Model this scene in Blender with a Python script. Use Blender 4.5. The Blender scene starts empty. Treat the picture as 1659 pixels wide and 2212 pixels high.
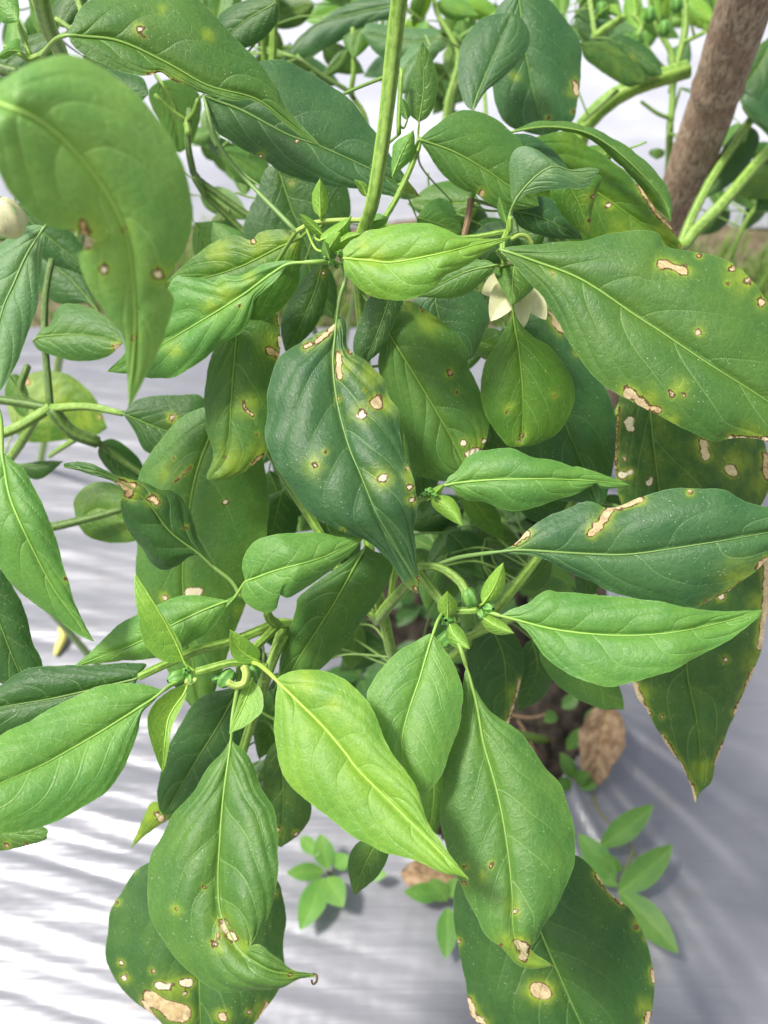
import bpy, math, random
import numpy as np
from mathutils import Vector
R = math.radians
sc = bpy.context.scene
COL = sc.collection
# ---------------------------------------------------------------- camera, sky, sun, exposure
CH = 0.75          # camera height in metres
PITCH = 50.0       # degrees below the horizon
cam_d = bpy.data.cameras.new('camera')
cam = bpy.data.objects.new('camera', cam_d)
COL.objects.link(cam)
cam.location = (0, 0, CH)
cam.rotation_euler = (R(90 - PITCH), 0, 0)
cam_d.sensor_fit = 'VERTICAL'
cam_d.sensor_height = 4.8
cam_d.sensor_width = 3.6
cam_d.lens = 4.15
cam_d.clip_start = 0.01
cam_d.clip_end = 500
cam_d.dof.use_dof = True
cam_d.dof.focus_distance = 0.325
cam_d.dof.aperture_fstop = 1.5
sc.camera = cam
SUN_EL, SUN_AZ = 64, 264      # azimuth clockwise from +Y
world = bpy.data.worlds.new('World')
sc.world = world
world.use_nodes = True
wn = world.node_tree
bg = wn.nodes['Background']
sky = wn.nodes.new('ShaderNodeTexSky')
sky.sky_type = 'NISHITA'
sky.sun_disc = False
sky.sun_elevation = R(SUN_EL)
sky.sun_rotation = R(SUN_AZ)
sky.air_density = 1.0
sky.dust_density = 4.0
sky.ozone_density = 0.6
hs = wn.nodes.new('ShaderNodeHueSaturation')      # thin white cloud: the sky's blue is pale
hs.inputs['Saturation'].default_value = 0.42
wn.links.new(sky.outputs[0], hs.inputs['Color'])
wn.links.new(hs.outputs[0], bg.inputs[0])
bg.inputs[1].default_value = 0.09
sun_d = bpy.data.lights.new('sun', 'SUN')
sun_d.energy = 2.3
sun_d.angle = R(9)
sun_d.color = (1.0, 0.95, 0.87)
sun = bpy.data.objects.new('sun', sun_d)
COL.objects.link(sun)
_sd = Vector((math.sin(R(SUN_AZ)) * math.cos(R(SUN_EL)), math.cos(R(SUN_AZ)) * math.cos(R(SUN_EL)), math.sin(R(SUN_EL))))
sun.rotation_euler = _sd.to_track_quat('Z', 'Y').to_euler()
sun.location = (-1, 0.3, 2)
vs = sc.view_settings
vs.view_transform = 'Standard'
vs.look = 'None'
vs.exposure = 1.18
vs.gamma = 1
vs.use_curve_mapping = False
sc.cycles.max_bounces = 8
sc.cycles.diffuse_bounces = 4
sc.cycles.transmission_bounces = 4
sc.cycles.use_denoising = True

# ---------------------------------------------------------------- geometry helpers
F = 2212 * 4.15 / 4.8
CX, CY = 829.5, 1106.0
FWD = np.array([0, math.cos(R(PITCH)), -math.sin(R(PITCH))])
UP = np.array([0, math.sin(R(PITCH)), math.cos(R(PITCH))])
RT = np.array([1.0, 0, 0])
CAM = np.array([0, 0, CH])

def W(x, y, d):
    """sight line through a point of the photograph, followed d centimetres along the view axis -> a world point"""
    x, y, d = np.asarray(x, float), np.asarray(y, float), np.asarray(d, float) / 100.0
    a = ((x - CX) / F * d)[..., None]
    b = ((CY - y) / F * d)[..., None]
    return CAM + d[..., None] * FWD + a * RT + b * UP

def PX(p):
    q = np.asarray(p, float) - CAM
    d = q @ FWD
    return CX + F * (q @ RT) / d, CY - F * (q @ UP) / d, d * 100

def G(x, y, z=0.0):
    v = FWD + (x - CX) / F * RT + (CY - y) / F * UP
    t = (z - CH) / v[2]
    return CAM + v * t

def cr(pts, n, sub=24):
    """Catmull-Rom curve through pts, n samples evenly spaced"""
    p = np.asarray(pts, float)
    if len(p) == 2:
        t = np.linspace(0, 1, n)[:, None]
        return p[0] * (1 - t) + p[1] * t
    e = np.vstack([2 * p[0] - p[1], p, 2 * p[-1] - p[-2]])
    t = np.linspace(0, 1, sub, endpoint=False)[:, None]
    out = []
    for i in range(len(p) - 1):
        a, b, c, d = e[i:i + 4]
        out.append(0.5 * (2 * b + (c - a) * t + (2 * a - 5 * b + 4 * c - d) * t * t + (3 * b - a - 3 * c + d) * t ** 3))
    out.append(p[-1:])
    q = np.vstack(out)
    L = np.concatenate([[0], np.cumsum(np.linalg.norm(np.diff(q, axis=0), axis=1))])
    s = np.linspace(0, L[-1], n)
    return np.stack([np.interp(s, L, q[:, k]) for k in range(q.shape[1])], 1)

def fnoise(x, rng, f=1.0, oct=4):
    o = 0
    for k in range(oct):
        o = o + np.sin(x * f * (1.9 ** k) * (1 + 0.2 * rng.random()) + rng.random() * 6.28) / (1.5 ** k)
    return o / 2.2

def noise2(x, y, rng, f=1.0, oct=5):
    o = 0
    for k in range(oct):
        a = rng.random() * 6.28
        g = f * 1.6 ** k
        o = o + np.sin((x * math.cos(a) + y * math.sin(a)) * g + rng.random() * 6.28 + 1.3 * np.sin((x * math.sin(a) - y * math.cos(a)) * g * 0.7)) / 1.4 ** k
    return o / 2.4

def mesh_obj(name, V, Fc, mat, parent=None, attrs=None, smooth=True):
    me = bpy.data.meshes.new(name)
    V = np.ascontiguousarray(V, np.float32).reshape(-1, 3)
    Fc = np.asarray(Fc, np.int32)
    k = Fc.shape[1]
    me.vertices.add(len(V))
    me.vertices.foreach_set('co', V.ravel())
    me.loops.add(Fc.size)
    me.loops.foreach_set('vertex_index', Fc.ravel())
    me.polygons.add(len(Fc))
    me.polygons.foreach_set('loop_start', np.arange(0, Fc.size, k, dtype=np.int32))
    me.polygons.foreach_set('loop_total', np.full(len(Fc), k, np.int32))
    me.polygons.foreach_set('use_smooth', np.full(len(Fc), smooth, bool))
    for an, av in (attrs or {}).items():
        av = np.ascontiguousarray(av, np.float32)
        if av.ndim == 2 and av.shape[1] == 3:
            a = me.attributes.new(an, 'FLOAT_VECTOR', 'POINT')
            a.data.foreach_set('vector', av.ravel())
        else:
            a = me.attributes.new(an, 'FLOAT', 'POINT')
            a.data.foreach_set('value', av.ravel())
    me.update(calc_edges=True)
    me.validate()
    if mat: me.materials.append(mat)
    o = bpy.data.objects.new(name, me)
    COL.objects.link(o)
    if parent: o.parent = parent; o.matrix_parent_inverse = parent.matrix_world.inverted()
    return o

def grid_faces(n, m, wrap=False):
    i = np.arange(n - 1)[:, None]
    j = np.arange(m if wrap else m - 1)[None]
    j2 = (j + 1) % m
    return np.stack(np.broadcast_arrays(i * m + j, i * m + j2, (i + 1) * m + j2, (i + 1) * m + j), -1).reshape(-1, 4)

def thing(name, label, cat, loc, group=None):
    o = bpy.data.objects.new(name, None)
    o.empty_display_size = 0.02
    COL.objects.link(o)
    o.location = loc
    bpy.context.view_layer.update()
    o['label'] = label; o['category'] = cat
    if group: o['group'] = group
    return o

def tag(o, label, cat, group=None):
    o['label'] = label; o['category'] = cat
    if group: o['group'] = group
    return o

def tube(name, P, rad, mat, parent, sides=10, ridge=0.0, seed=0, cap=True, attrs=True):
    """round tapering tube along P (n,3) with radii rad (n), optional lengthwise ridges"""
    P = np.asarray(P, float); n = len(P)
    rad = np.broadcast_to(np.asarray(rad, float), (n,)).copy()
    T = np.gradient(P, axis=0)
    T /= np.linalg.norm(T, axis=1)[:, None] + 1e-12
    u = np.cross(T[0], [0.3, 0.9, 0.31]); u /= np.linalg.norm(u)
    U = [u]
    for i in range(1, n):
        u = U[-1] - T[i] * (U[-1] @ T[i]); u /= np.linalg.norm(u) + 1e-12; U.append(u)
    U = np.array(U); B = np.cross(T, U)
    a = np.linspace(0, 2 * math.pi, sides, endpoint=False)
    rr = rad[:, None] * (1 + ridge * np.cos(a * 5 + seed)[None])
    V = P[:, None] + rr[..., None] * (np.cos(a)[None, :, None] * U[:, None] + np.sin(a)[None, :, None] * B[:, None])
    Fc = grid_faces(n, sides, True)
    L = np.concatenate([[0], np.cumsum(np.linalg.norm(np.diff(P, axis=0), axis=1))]) * 1000
    lc = np.stack([np.broadcast_to(L[:, None], (n, sides)) + seed * 37, np.broadcast_to(np.cos(a) * 4, (n, sides)), np.broadcast_to(np.sin(a) * 4, (n, sides))], -1).reshape(-1, 3)
    ang = np.broadcast_to(np.cos(a * 5 + seed), (n, sides)).reshape(-1)
    V = V.reshape(-1, 3)
    if cap:
        V = np.vstack([V, P[:1] - T[:1] * rad[0] * .5, P[-1:] + T[-1:] * rad[-1] * .5])
        lc = np.vstack([lc, lc[:1], lc[-1:]]); ang = np.concatenate([ang, ang[:1], ang[-1:]])
        k = n * sides
        j = np.arange(sides); j2 = (j + 1) % sides
        c0 = np.stack([np.full(sides, k), j2, j, np.full(sides, k)], 1)
        c1 = np.stack([np.full(sides, k + 1), (n - 1) * sides + j, (n - 1) * sides + j2, np.full(sides, k + 1)], 1)
        tris = np.vstack([c0, c1])[:, :3]
        return mixed_obj(name, V, Fc, tris, mat, parent, {'lc': lc, 'ang': ang})
    return mesh_obj(name, V, Fc, mat, parent, {'lc': lc, 'ang': ang})

def mixed_obj(name, V, quads, tris, mat, parent, attrs=None, smooth=True):
    me = bpy.data.meshes.new(name)
    V = np.ascontiguousarray(V, np.float32)
    li = np.concatenate([quads.ravel(), tris.ravel()]).astype(np.int32)
    tot = np.concatenate([np.full(len(quads), 4), np.full(len(tris), 3)]).astype(np.int32)
    st = np.concatenate([[0], np.cumsum(tot)[:-1]]).astype(np.int32)
    me.vertices.add(len(V)); me.vertices.foreach_set('co', V.ravel())
    me.loops.add(len(li)); me.loops.foreach_set('vertex_index', li)
    me.polygons.add(len(tot)); me.polygons.foreach_set('loop_start', st); me.polygons.foreach_set('loop_total', tot)
    me.polygons.foreach_set('use_smooth', np.full(len(tot), smooth, bool))
    for an, av in (attrs or {}).items():
        av = np.ascontiguousarray(av, np.float32)
        if av.ndim == 2:
            me.attributes.new(an, 'FLOAT_VECTOR', 'POINT').data.foreach_set('vector', av.ravel())
        else:
            me.attributes.new(an, 'FLOAT', 'POINT').data.foreach_set('value', av)
    me.update(calc_edges=True)
    if mat: me.materials.append(mat)
    o = bpy.data.objects.new(name, me); COL.objects.link(o)
    if parent: o.parent = parent; o.matrix_parent_inverse = parent.matrix_world.inverted()
    return o

# ---------------------------------------------------------------- materials
class NT:
    def __init__(s, name):
        s.m = bpy.data.materials.new(name); s.m.use_nodes = True
        s.t = s.m.node_tree; s.t.nodes.clear()
        s.out = s.t.nodes.new('ShaderNodeOutputMaterial')
    def n(s, typ, **kw):
        x = s.t.nodes.new('ShaderNode' + typ)
        for k, v in kw.items(): setattr(x, k, v)
        return x
    def put(s, sock, v):
        if isinstance(v, bpy.types.NodeSocket): s.t.links.new(v, sock)
        elif v is not None: sock.default_value = v
    def attr(s, name, out='Fac'):
        x = s.n('Attribute'); x.attribute_name = name; return x.outputs[out]
    def math(s, op, a, b=None, c=None, clamp=False):
        x = s.n('Math', operation=op); x.use_clamp = clamp
        s.put(x.inputs[0], a); s.put(x.inputs[1], b); s.put(x.inputs[2], c)
        return x.outputs[0]
    def step(s, v, lo, hi, a=0.0, b=1.0):
        x = s.n('MapRange', interpolation_type='SMOOTHSTEP')
        s.put(x.inputs[0], v); s.put(x.inputs[1], lo); s.put(x.inputs[2], hi); s.put(x.inputs[3], a); s.put(x.inputs[4], b)
        return x.outputs[0]
    def mix(s, f, a, b, blend='MIX'):
        x = s.n('Mix', data_type='RGBA', blend_type=blend)
        s.put(x.inputs[0], f)
        for i, v in ((6, a), (7, b)):
            s.put(x.inputs[i], v if isinstance(v, bpy.types.NodeSocket) else (*v, 1))
        return x.outputs[2]
    def noise(s, vec, scale, detail=3, rough=0.55, dist=0.0, out=0):
        x = s.n('TexNoise'); s.put(x.inputs['Vector'], vec)
        x.inputs['Scale'].default_value = scale; x.inputs['Detail'].default_value = detail
        x.inputs['Roughness'].default_value = rough; x.inputs['Distortion'].default_value = dist
        return x.outputs[out]
    def voro(s, vec, scale, feature='F1', out='Distance'):
        x = s.n('TexVoronoi', feature=feature); s.put(x.inputs['Vector'], vec); x.inputs['Scale'].default_value = scale
        return x.outputs[out]
    def bump(s, h, strength=0.5, dist=0.001, normal=None):
        x = s.n('Bump'); s.put(x.inputs['Height'], h); x.inputs['Strength'].default_value = strength
        x.inputs['Distance'].default_value = dist; s.put(x.inputs['Normal'], normal)
        return x.outputs[0]
    def bsdf(s, color, rough=0.5, spec=0.5, normal=None, metallic=0.0):
        x = s.n('BsdfPrincipled'); s.put(x.inputs['Base Color'], color if isinstance(color, bpy.types.NodeSocket) else (*color, 1))
        s.put(x.inputs['Roughness'], rough); s.put(x.inputs['Specular IOR Level'], spec); s.put(x.inputs['Normal'], normal); s.put(x.inputs['Metallic'], metallic)
        return x
    def done(s, sh): s.t.links.new(sh, s.out.inputs[0]); return s.m

def scale_col(t, col, k):
    x = t.n('Mix', data_type='RGBA', blend_type='MULTIPLY'); x.inputs[0].default_value = 1
    t.put(x.inputs[6], col); x.inputs[7].default_value = (*k, 1); return x.outputs[2]

def leaf_material():
    t = NT('leaf_tissue')
    oc = t.n('ObjectInfo').outputs['Color']
    lc = t.attr('lc', 'Vector')
    les, halo, wht, edge, vein, ylw = (t.attr(k) for k in ('les', 'halo', 'wht', 'edge', 'vein', 'ylw'))
    n1 = t.noise(lc, 0.055, 3); n2 = t.noise(lc, 0.35, 4); n3 = t.noise(lc, 1.6, 3)
    col = t.mix(t.step(n1, 0.3, 0.7), scale_col(t, oc, (0.78, 0.86, 0.88)), scale_col(t, oc, (1.25, 1.12, 1.0)))
    col = t.mix(t.step(n2, 0.35, 0.7, 0, 0.5), col, scale_col(t, oc, (0.86, 0.92, 0.82)))
    col = t.mix(t.step(n3, 0.3, 0.7), scale_col(t, col, (0.88, 0.92, 0.88)), scale_col(t, col, (1.1, 1.07, 1.1)))
    # paler beside the rib
    sep = t.n('SeparateXYZ'); t.put(sep.inputs[0], lc)
    col = t.mix(t.step(t.math('ABSOLUTE', sep.outputs[1]), 0.0, 7.0, 0.22, 0), col, scale_col(t, oc, (1.9, 1.5, 1.2)))
    # fine net of small veins
    vv = t.n('VectorMath', operation='ADD'); t.put(vv.inputs[0], lc)
    sc_ = t.n('VectorMath', operation='SCALE'); t.put(sc_.inputs[0], t.noise(lc, 0.4, 2, out=1)); sc_.inputs['Scale'].default_value = 2.0
    t.put(vv.inputs[1], sc_.outputs[0])
    net = t.voro(vv.outputs[0], 0.3, 'DISTANCE_TO_EDGE')
    netf = t.step(net, 0.0, 0.09, 1, 0)
    col = t.mix(t.math('MULTIPLY', netf, 0.15), col, scale_col(t, oc, (1.75, 1.5, 1.5)))
    # side veins, paler
    vf = t.step(vein, 0.12, 0.5, 1, 0)
    pale = t.mix(0.4, scale_col(t, oc, (1.7, 1.5, 1.5)), (0.22, 0.36, 0.13))
    col = t.mix(t.math('MULTIPLY', vf, 0.6), col, pale)
    # light chlorotic mottling and yellow halos
    mott = t.math('MULTIPLY', ylw, t.step(t.noise(lc, 0.09, 5, 0.65), 0.36, 0.72))
    hal = t.math('MAXIMUM', t.math('MULTIPLY', halo, t.step(t.math('ADD', t.noise(lc, 0.22, 5, 0.65), t.math('MULTIPLY', halo, 0.35)), 0.4, 0.75, 0.25, 1.0)), mott)
    col = t.mix(t.math('MULTIPLY', hal, 0.78, clamp=True), col, (0.37, 0.48, 0.04))
    # margin
    ef = t.step(edge, 0.1, 0.45, 1, 0)
    col = t.mix(t.math('MULTIPLY', ef, 0.5), col, pale)
    # tiny pale specks
    sp = t.voro(lc, 0.55); spm = t.math('MULTIPLY', t.step(sp, 0.06, 0.15, 1, 0), t.step(t.noise(lc, 0.09, 2), 0.42, 0.62))
    col = t.mix(t.math('MULTIPLY', spm, 0.6), col, (0.5, 0.6, 0.42))
    # dead spots: tan to white centre, brown rim
    ls = t.math('ADD', les, t.math('MULTIPLY', t.math('SUBTRACT', t.noise(lc, 0.75, 6, 0.7), 0.5), 2.6))
    tan = t.mix(t.step(n2, 0.3, 0.7), (0.52, 0.36, 0.14), (0.7, 0.58, 0.33))
    tan = t.mix(t.step(n3, 0.5, 0.75, 0, 0.6), tan, (0.27, 0.13, 0.05))
    whit = t.mix(t.step(n3, 0.3, 0.7), (0.76, 0.7, 0.5), (0.88, 0.85, 0.72))
    tan = t.mix(t.step(t.noise(lc, 0.28, 4, 0.6), 0.47, 0.66, 0, 0.75), tan, (0.24, 0.125, 0.05))
    dead = t.mix(wht, tan, whit)
    ring = t.math('SINE', t.math('ADD', t.math('MULTIPLY', ls, 7.0), t.math('MULTIPLY', n2, 9.0)))
    dead = t.mix(t.step(ring, 0.2, 0.95, 0, 0.22), dead, (0.34, 0.22, 0.08))
    crack = t.voro(lc, 1.1, 'DISTANCE_TO_EDGE')
    dead = t.mix(t.step(crack, 0.0, 0.08, 0.35, 0), dead, (0.2, 0.1, 0.045))
    inn = t.step(ls, -0.12, 0.08, 1, 0)
    rim = t.math('MULTIPLY', t.step(t.math('ABSOLUTE', t.math('ADD', ls, 0.1)), 0.12, 0.5, 1, 0), t.step(t.noise(lc, 0.25, 2), 0.3, 0.5, 0.35, 1))
    col = t.mix(inn, col, dead)
    col = t.mix(t.math('MULTIPLY', rim, 0.95), col, (0.085, 0.035, 0.014))
    # relief
    h = t.math('ADD', t.math('ADD', t.math('MULTIPLY', n3, 0.4), t.math('MULTIPLY', n2, 0.8)), t.math('MULTIPLY', netf, -0.1))
    h = t.math('ADD', h, t.math('MULTIPLY', vf, -0.6))
    h = t.math('ADD', h, t.math('MULTIPLY', t.step(net, 0.0, 0.3), 0.16))
    h = t.math('ADD', h, t.math('MULTIPLY', inn, -0.5))
    h = t.math('ADD', h, t.math('MULTIPLY', t.noise(lc, 5.0, 2), 0.25))
    nrm = t.bump(h, 0.55, 0.0005)
    rgh = t.math('ADD', t.math('MULTIPLY', n2, 0.14), t.math('ADD', 0.34, t.math('MULTIPLY', inn, 0.4)))
    p = t.bsdf(col, rgh, 0.4, nrm)
    tr = t.n('BsdfTranslucent'); t.put(tr.inputs['Color'], t.mix(1.0, col, (1.75, 1.6, 0.6), 'MULTIPLY')); t.put(tr.inputs['Normal'], nrm)
    mx = t.n('MixShader'); mx.inputs[0].default_value = 0.27
    t.t.links.new(p.outputs[0], mx.inputs[1]); t.t.links.new(tr.outputs[0], mx.inputs[2])
    return t.done(mx.outputs[0])

def stem_material(name, c1, c2, rough=0.45):
    t = NT(name)
    lc = t.attr('lc', 'Vector'); ang = t.attr('ang')
    n = t.noise(lc, 0.35, 4); n2 = t.noise(lc, 1.5, 3)
    f = t.math('ADD', t.math('MULTIPLY', ang, 0.5), t.math('MULTIPLY', t.math('SUBTRACT', n, 0.5), 1.6))
    col = t.mix(t.step(f, -0.45, 0.4), c1, c2)
    col = t.mix(t.step(n2, 0.62, 0.75, 0, 0.35), col, (0.3, 0.36, 0.16))
    nrm = t.bump(t.math('ADD', n2, t.math('MULTIPLY', f, 0.4)), 0.5, 0.0004)
    p = t.bsdf(col, rough, 0.4, nrm)
    p.inputs['Subsurface Weight'].default_value = 0.25
    p.inputs['Subsurface Radius'].default_value = (0.5, 1, 0.2); p.inputs['Subsurface Scale'].default_value = 0.0015
    return t.done(p.outputs[0])

def rib_material():
    t = NT('leaf_rib')
    oc = t.n('ObjectInfo').outputs['Color']; lc = t.attr('lc', 'Vector')
    n = t.noise(lc, 0.5, 3)
    col = t.mix(t.step(n, 0.3, 0.7), oc, scale_col(t, oc, (1.2, 1.12, 1.1)))
    p = t.bsdf(col, 0.45, 0.4, t.bump(n, 0.3, 0.0003))
    return t.done(p.outputs[0])

LEAF = leaf_material()
RIB = rib_material()
STEM = stem_material('green_stem', (0.115, 0.235, 0.028), (0.28, 0.43, 0.085))
DSTEM = stem_material('dark_stem', (0.05, 0.105, 0.02), (0.13, 0.22, 0.045))
PSTEM = stem_material('dry_stem', (0.2, 0.12, 0.07), (0.32, 0.22, 0.13), 0.7)
BUDM = stem_material('bud_green', (0.07, 0.2, 0.035), (0.14, 0.32, 0.06))
PEDM = stem_material('stalk_yellow', (0.28, 0.42, 0.08), (0.4, 0.5, 0.12))

def plain(name, c1, c2, sc_=300, rough=0.6, bump=0.0005, trans=0.0):
    t = NT(name)
    co = t.n('TexCoord').outputs['Object']
    n = t.noise(co, sc_, 5, 0.6)
    p = t.bsdf(t.mix(t.step(n, 0.3, 0.7), c1, c2), rough, 0.35, t.bump(n, 0.6, bump))
    if trans:
        tr = t.n('BsdfTranslucent'); tr.inputs[0].default_value = (*c2, 1)
        mx = t.n('MixShader'); mx.inputs[0].default_value = trans
        t.t.links.new(p.outputs[0], mx.inputs[1]); t.t.links.new(tr.outputs[0], mx.inputs[2])
        return t.done(mx.outputs[0])
    return t.done(p.outputs[0])

PETAL = plain('cream_petal', (0.66, 0.65, 0.36), (0.78, 0.76, 0.5), 400, 0.5, 0.0003, 0.3)
DRY = plain('dry_leaf', (0.19, 0.115, 0.06), (0.44, 0.31, 0.19), 120, 0.75, 0.001, 0.15)
SOIL = plain('damp_soil', (0.014, 0.011, 0.008), (0.045, 0.035, 0.025), 90, 0.95, 0.003)
PALESOIL = plain('dry_soil', (0.085, 0.065, 0.04), (0.19, 0.15, 0.1), 40, 0.95, 0.006)

def bamboo_material():
    t = NT('weathered_bamboo')
    co = t.attr('lc', 'Vector')
    mp = t.n('Mapping'); t.put(mp.inputs[0], co); mp.inputs['Scale'].default_value = (0.3, 3.5, 3.5)
    mp2 = t.n('Mapping'); t.put(mp2.inputs[0], co); mp2.inputs['Scale'].default_value = (1, 3.5, 3.5); co = mp2.outputs[0]
    a = t.noise(mp.outputs[0], 0.5, 7, 0.7, 0.3); b = t.noise(co, 0.06, 4); c = t.noise(co, 0.8, 4, 0.7)
    col = t.mix(t.step(a, 0.36, 0.62), (0.16, 0.105, 0.066), (0.42, 0.32, 0.225))
    col = t.mix(t.step(b, 0.45, 0.62, 0, 0.6), col, (0.2, 0.12, 0.08))
    col = t.mix(t.step(c, 0.58, 0.7, 0, 0.7), col, (0.46, 0.38, 0.29))
    col = t.mix(t.step(t.noise(co, 0.45, 5, 0.7), 0.58, 0.68, 0, 0.8), col, (0.035, 0.022, 0.015))
    p = t.bsdf(col, 0.65, 0.3, t.bump(t.math('ADD', a, c), 0.6, 0.0008))
    return t.done(p.outputs[0])
BAMBOO = bamboo_material()

def film_material(name='silver_mulch_film', k=1.0):
    t = NT(name)
    co = t.n('TexCoord').outputs['Object']
    mp = t.n('Mapping'); t.put(mp.inputs[0], co); mp.inputs['Rotation'].default_value = (0, 0, R(17)); mp.inputs['Scale'].default_value = (0.5, 14, 4)
    w = t.noise(mp.outputs[0], 7, 2, 0.5, 0.0)
    mp2 = t.n('Mapping'); t.put(mp2.inputs[0], co); mp2.inputs['Rotation'].default_value = (0, 0, R(-2)); mp2.inputs['Scale'].default_value = (0.5, 22, 4)
    w2 = t.noise(mp2.outputs[0], 7, 2, 0.5, 0.0)
    d = t.noise(co, 5, 5, 0.6)
    dust = t.noise(co, 260, 3, 0.6)
    col = t.mix(t.step(d, 0.35, 0.7), (0.2, 0.205, 0.232), (0.24, 0.245, 0.27))
    col = t.mix(t.step(t.noise(co, 23, 5, 0.65), 0.56, 0.75, 0, 0.5), col, (0.2, 0.188, 0.18))
    col = t.mix(t.step(dust, 0.66, 0.74, 0, 0.5), col, (0.25, 0.21, 0.17))
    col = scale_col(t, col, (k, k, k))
    h = t.math('ADD', t.math('MULTIPLY', w, t.step(d, 0.3, 0.7, 0.25, 1)), t.math('MULTIPLY', w2, 0.35))
    nrm = t.bump(h, 0.5, 0.003)
    p = t.bsdf(col, t.step(d, 0.3, 0.7, 0.34, 0.48), 0.5, nrm, 0.25)
    return t.done(p.outputs[0])
FILM = film_material()
FILM2 = film_material('lit_mulch_film', 2.1)      # same film, the farther beds' bright glare put into its colour
# ---------------------------------------------------------------- the setting
def build_setting():
    rng = random.Random(5)
    # open ground to the horizon
    n = 60
    xs = np.concatenate([np.linspace(-60, -4, 10), np.linspace(-3.5, 3.5, 90), np.linspace(4, 60, 10)])
    ys = np.concatenate([np.linspace(-30, -1.5, 8), np.linspace(-1.2, 4.5, 110), np.linspace(5, 120, 12)])
    X, Y = np.meshgrid(xs, ys)
    near = (np.abs(X) < 3.6) & (Y < 4.6) & (Y > -1.3)
    Z = -0.13 + near * (0.012 * noise2(X, Y, rng, 9) + 0.01 * noise2(X, Y, rng, 31))
    g = mesh_obj('ground', np.stack([X, Y, Z], -1), grid_faces(len(ys), len(xs)), PALESOIL); g['kind'] = 'structure'

    def film(name, y0, y1, step, hole=None, dens=1.0):
        rng = random.Random(11 + int(y0 * 10))
        xs = np.concatenate([np.arange(-2.6, -0.62, .03), np.arange(-0.6, 0.75, step), np.arange(0.77, 2.6, .03)])
        yb = np.arange(y0, y1, step)
        ys = np.concatenate([[y0 - .10, y0 - .06, y0 - .02], yb, [y1 + .02, y1 + .06, y1 + .10]])
        X, Y = np.meshgrid(xs, ys)
        Z = np.zeros_like(X)
        # long creases, roughly across the bed, and short ones fanning out of the planting hole
        v = Y + 0.27 * X; u = X - .27 * Y
        m = np.clip(noise2(X, Y, rng, 5) * .9 + .25, 0.0, 1) * .5 + np.exp(-((X + .22) / .15) ** 2 - ((Y - .2) / .15) ** 2) * 0.9
        c = noise2(u * .6, v * 1.0, rng, 6, 2) * .003
        for f, a in ((95, .0016), (160, .0014), (290, .0009)):
            c = c + a * np.abs(np.sin(f * v + 1.6 * noise2(u * .9, v * .5, rng, 4, 2))) ** .7 * m
        for f, a in ((70, .001), (190, .0005)):
            c = c + a * np.sin(f * (Y + .01 * X) + 1.2 * noise2(X * .6, Y * .4, rng, 5, 2)) * np.clip(noise2(X, Y, rng, 4) + .5, 0, 1)
        Z = Z + c
        keep = np.ones((len(ys) - 1, len(xs) - 1), bool)
        if hole:
            hx, hy, ra, rb = hole
            dx, dy = X - hx, Y - hy
            th = np.arctan2(dy / rb, dx / ra)
            q = np.sqrt((dx / ra) ** 2 + (dy / rb) ** 2)
            wob = 1 + .1 * np.sin(3 * th + 1) + .08 * np.sin(7 * th) + .05 * np.sin(13 * th + 2)
            fan = np.exp(-np.clip(q - 1, 0, 9) ** 2 * .9)
            Z = Z * (1 - .5 * fan) + fan * np.clip((X - hx) / .06 + .2, 0.08, 1.5) * .35 * (.0035 * np.abs(np.sin(th * 17 + q)) ** .6 + .0022 * np.sin(th * 47 + 1.5 * q) + .0012 * np.sin(th * 83 + 3 * q))
            Z = Z + .008 * np.exp(-((q - wob) / .12) ** 2)
            qc = (q / wob)
            qf = .25 * (qc[1:, 1:] + qc[:-1, 1:] + qc[1:, :-1] + qc[:-1, :-1])
            keep = qf > 1
        Z[0] -= .13; Z[1] -= .07; Z[2] -= .015; Z[-1] -= .13; Z[-2] -= .07; Z[-3] -= .015
        F_ = grid_faces(len(ys), len(xs))[keep.ravel()]
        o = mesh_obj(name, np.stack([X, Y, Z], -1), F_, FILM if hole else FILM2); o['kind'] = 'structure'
        return o
    film('mulch_film', -0.75, 0.95, 0.0035, HOLE)
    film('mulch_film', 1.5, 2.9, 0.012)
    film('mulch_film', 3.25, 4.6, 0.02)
    # soil seen in the planting hole
    hx, hy, ra, rb = HOLE
    xs = np.arange(hx - ra * 1.4, hx + ra * 1.4, .003); ys = np.arange(hy - rb * 1.35, hy + rb * 1.35, .003)
    X, Y = np.meshgrid(xs, ys)
    Z = -.012 + .005 * noise2(X, Y, rng, 60) + .004 * noise2(X, Y, rng, 190) + .003 * np.abs(noise2(X, Y, rng, 420))
    s = mesh_obj('hole_soil', np.stack([X, Y, Z], -1), grid_faces(len(ys), len(xs)), SOIL); s['kind'] = 'structure'
    # grass tufts and weeds in the furrow between the two beds
    r = random.Random(8)
    V = []; Fc = []
    for i in range(3200):
        cx_ = r.choice([-.42, -.3, -.12, .38, .5, .62, .2, .75, .9])
        x = cx_ + r.gauss(0, .05); y = 1.17 + r.gauss(0, .08)
        h = r.uniform(.03, .12); a = r.uniform(0, 6.28); w = r.uniform(.0012, .003); l = r.uniform(.1, .7) * h
        dx, dy = math.cos(a), math.sin(a)
        b = len(V)
        for k in range(4):
            t = k / 3
            px, py, pz = x + dx * l * t * t, y + dy * l * t * t, -.13 + h * (t - .25 * t * t)
            ww = w * (1 - t * .95)
            V += [(px - dy * ww, py + dx * ww, pz), (px + dy * ww, py - dx * ww, pz)]
        for k in range(3): Fc.append((b + 2 * k, b + 2 * k + 1, b + 2 * k + 3, b + 2 * k + 2))
    o = mesh_obj('grass', V, Fc, GRASS); o['kind'] = 'stuff'
HOLE = (0.092, 0.46, 0.122, 0.19)
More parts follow.
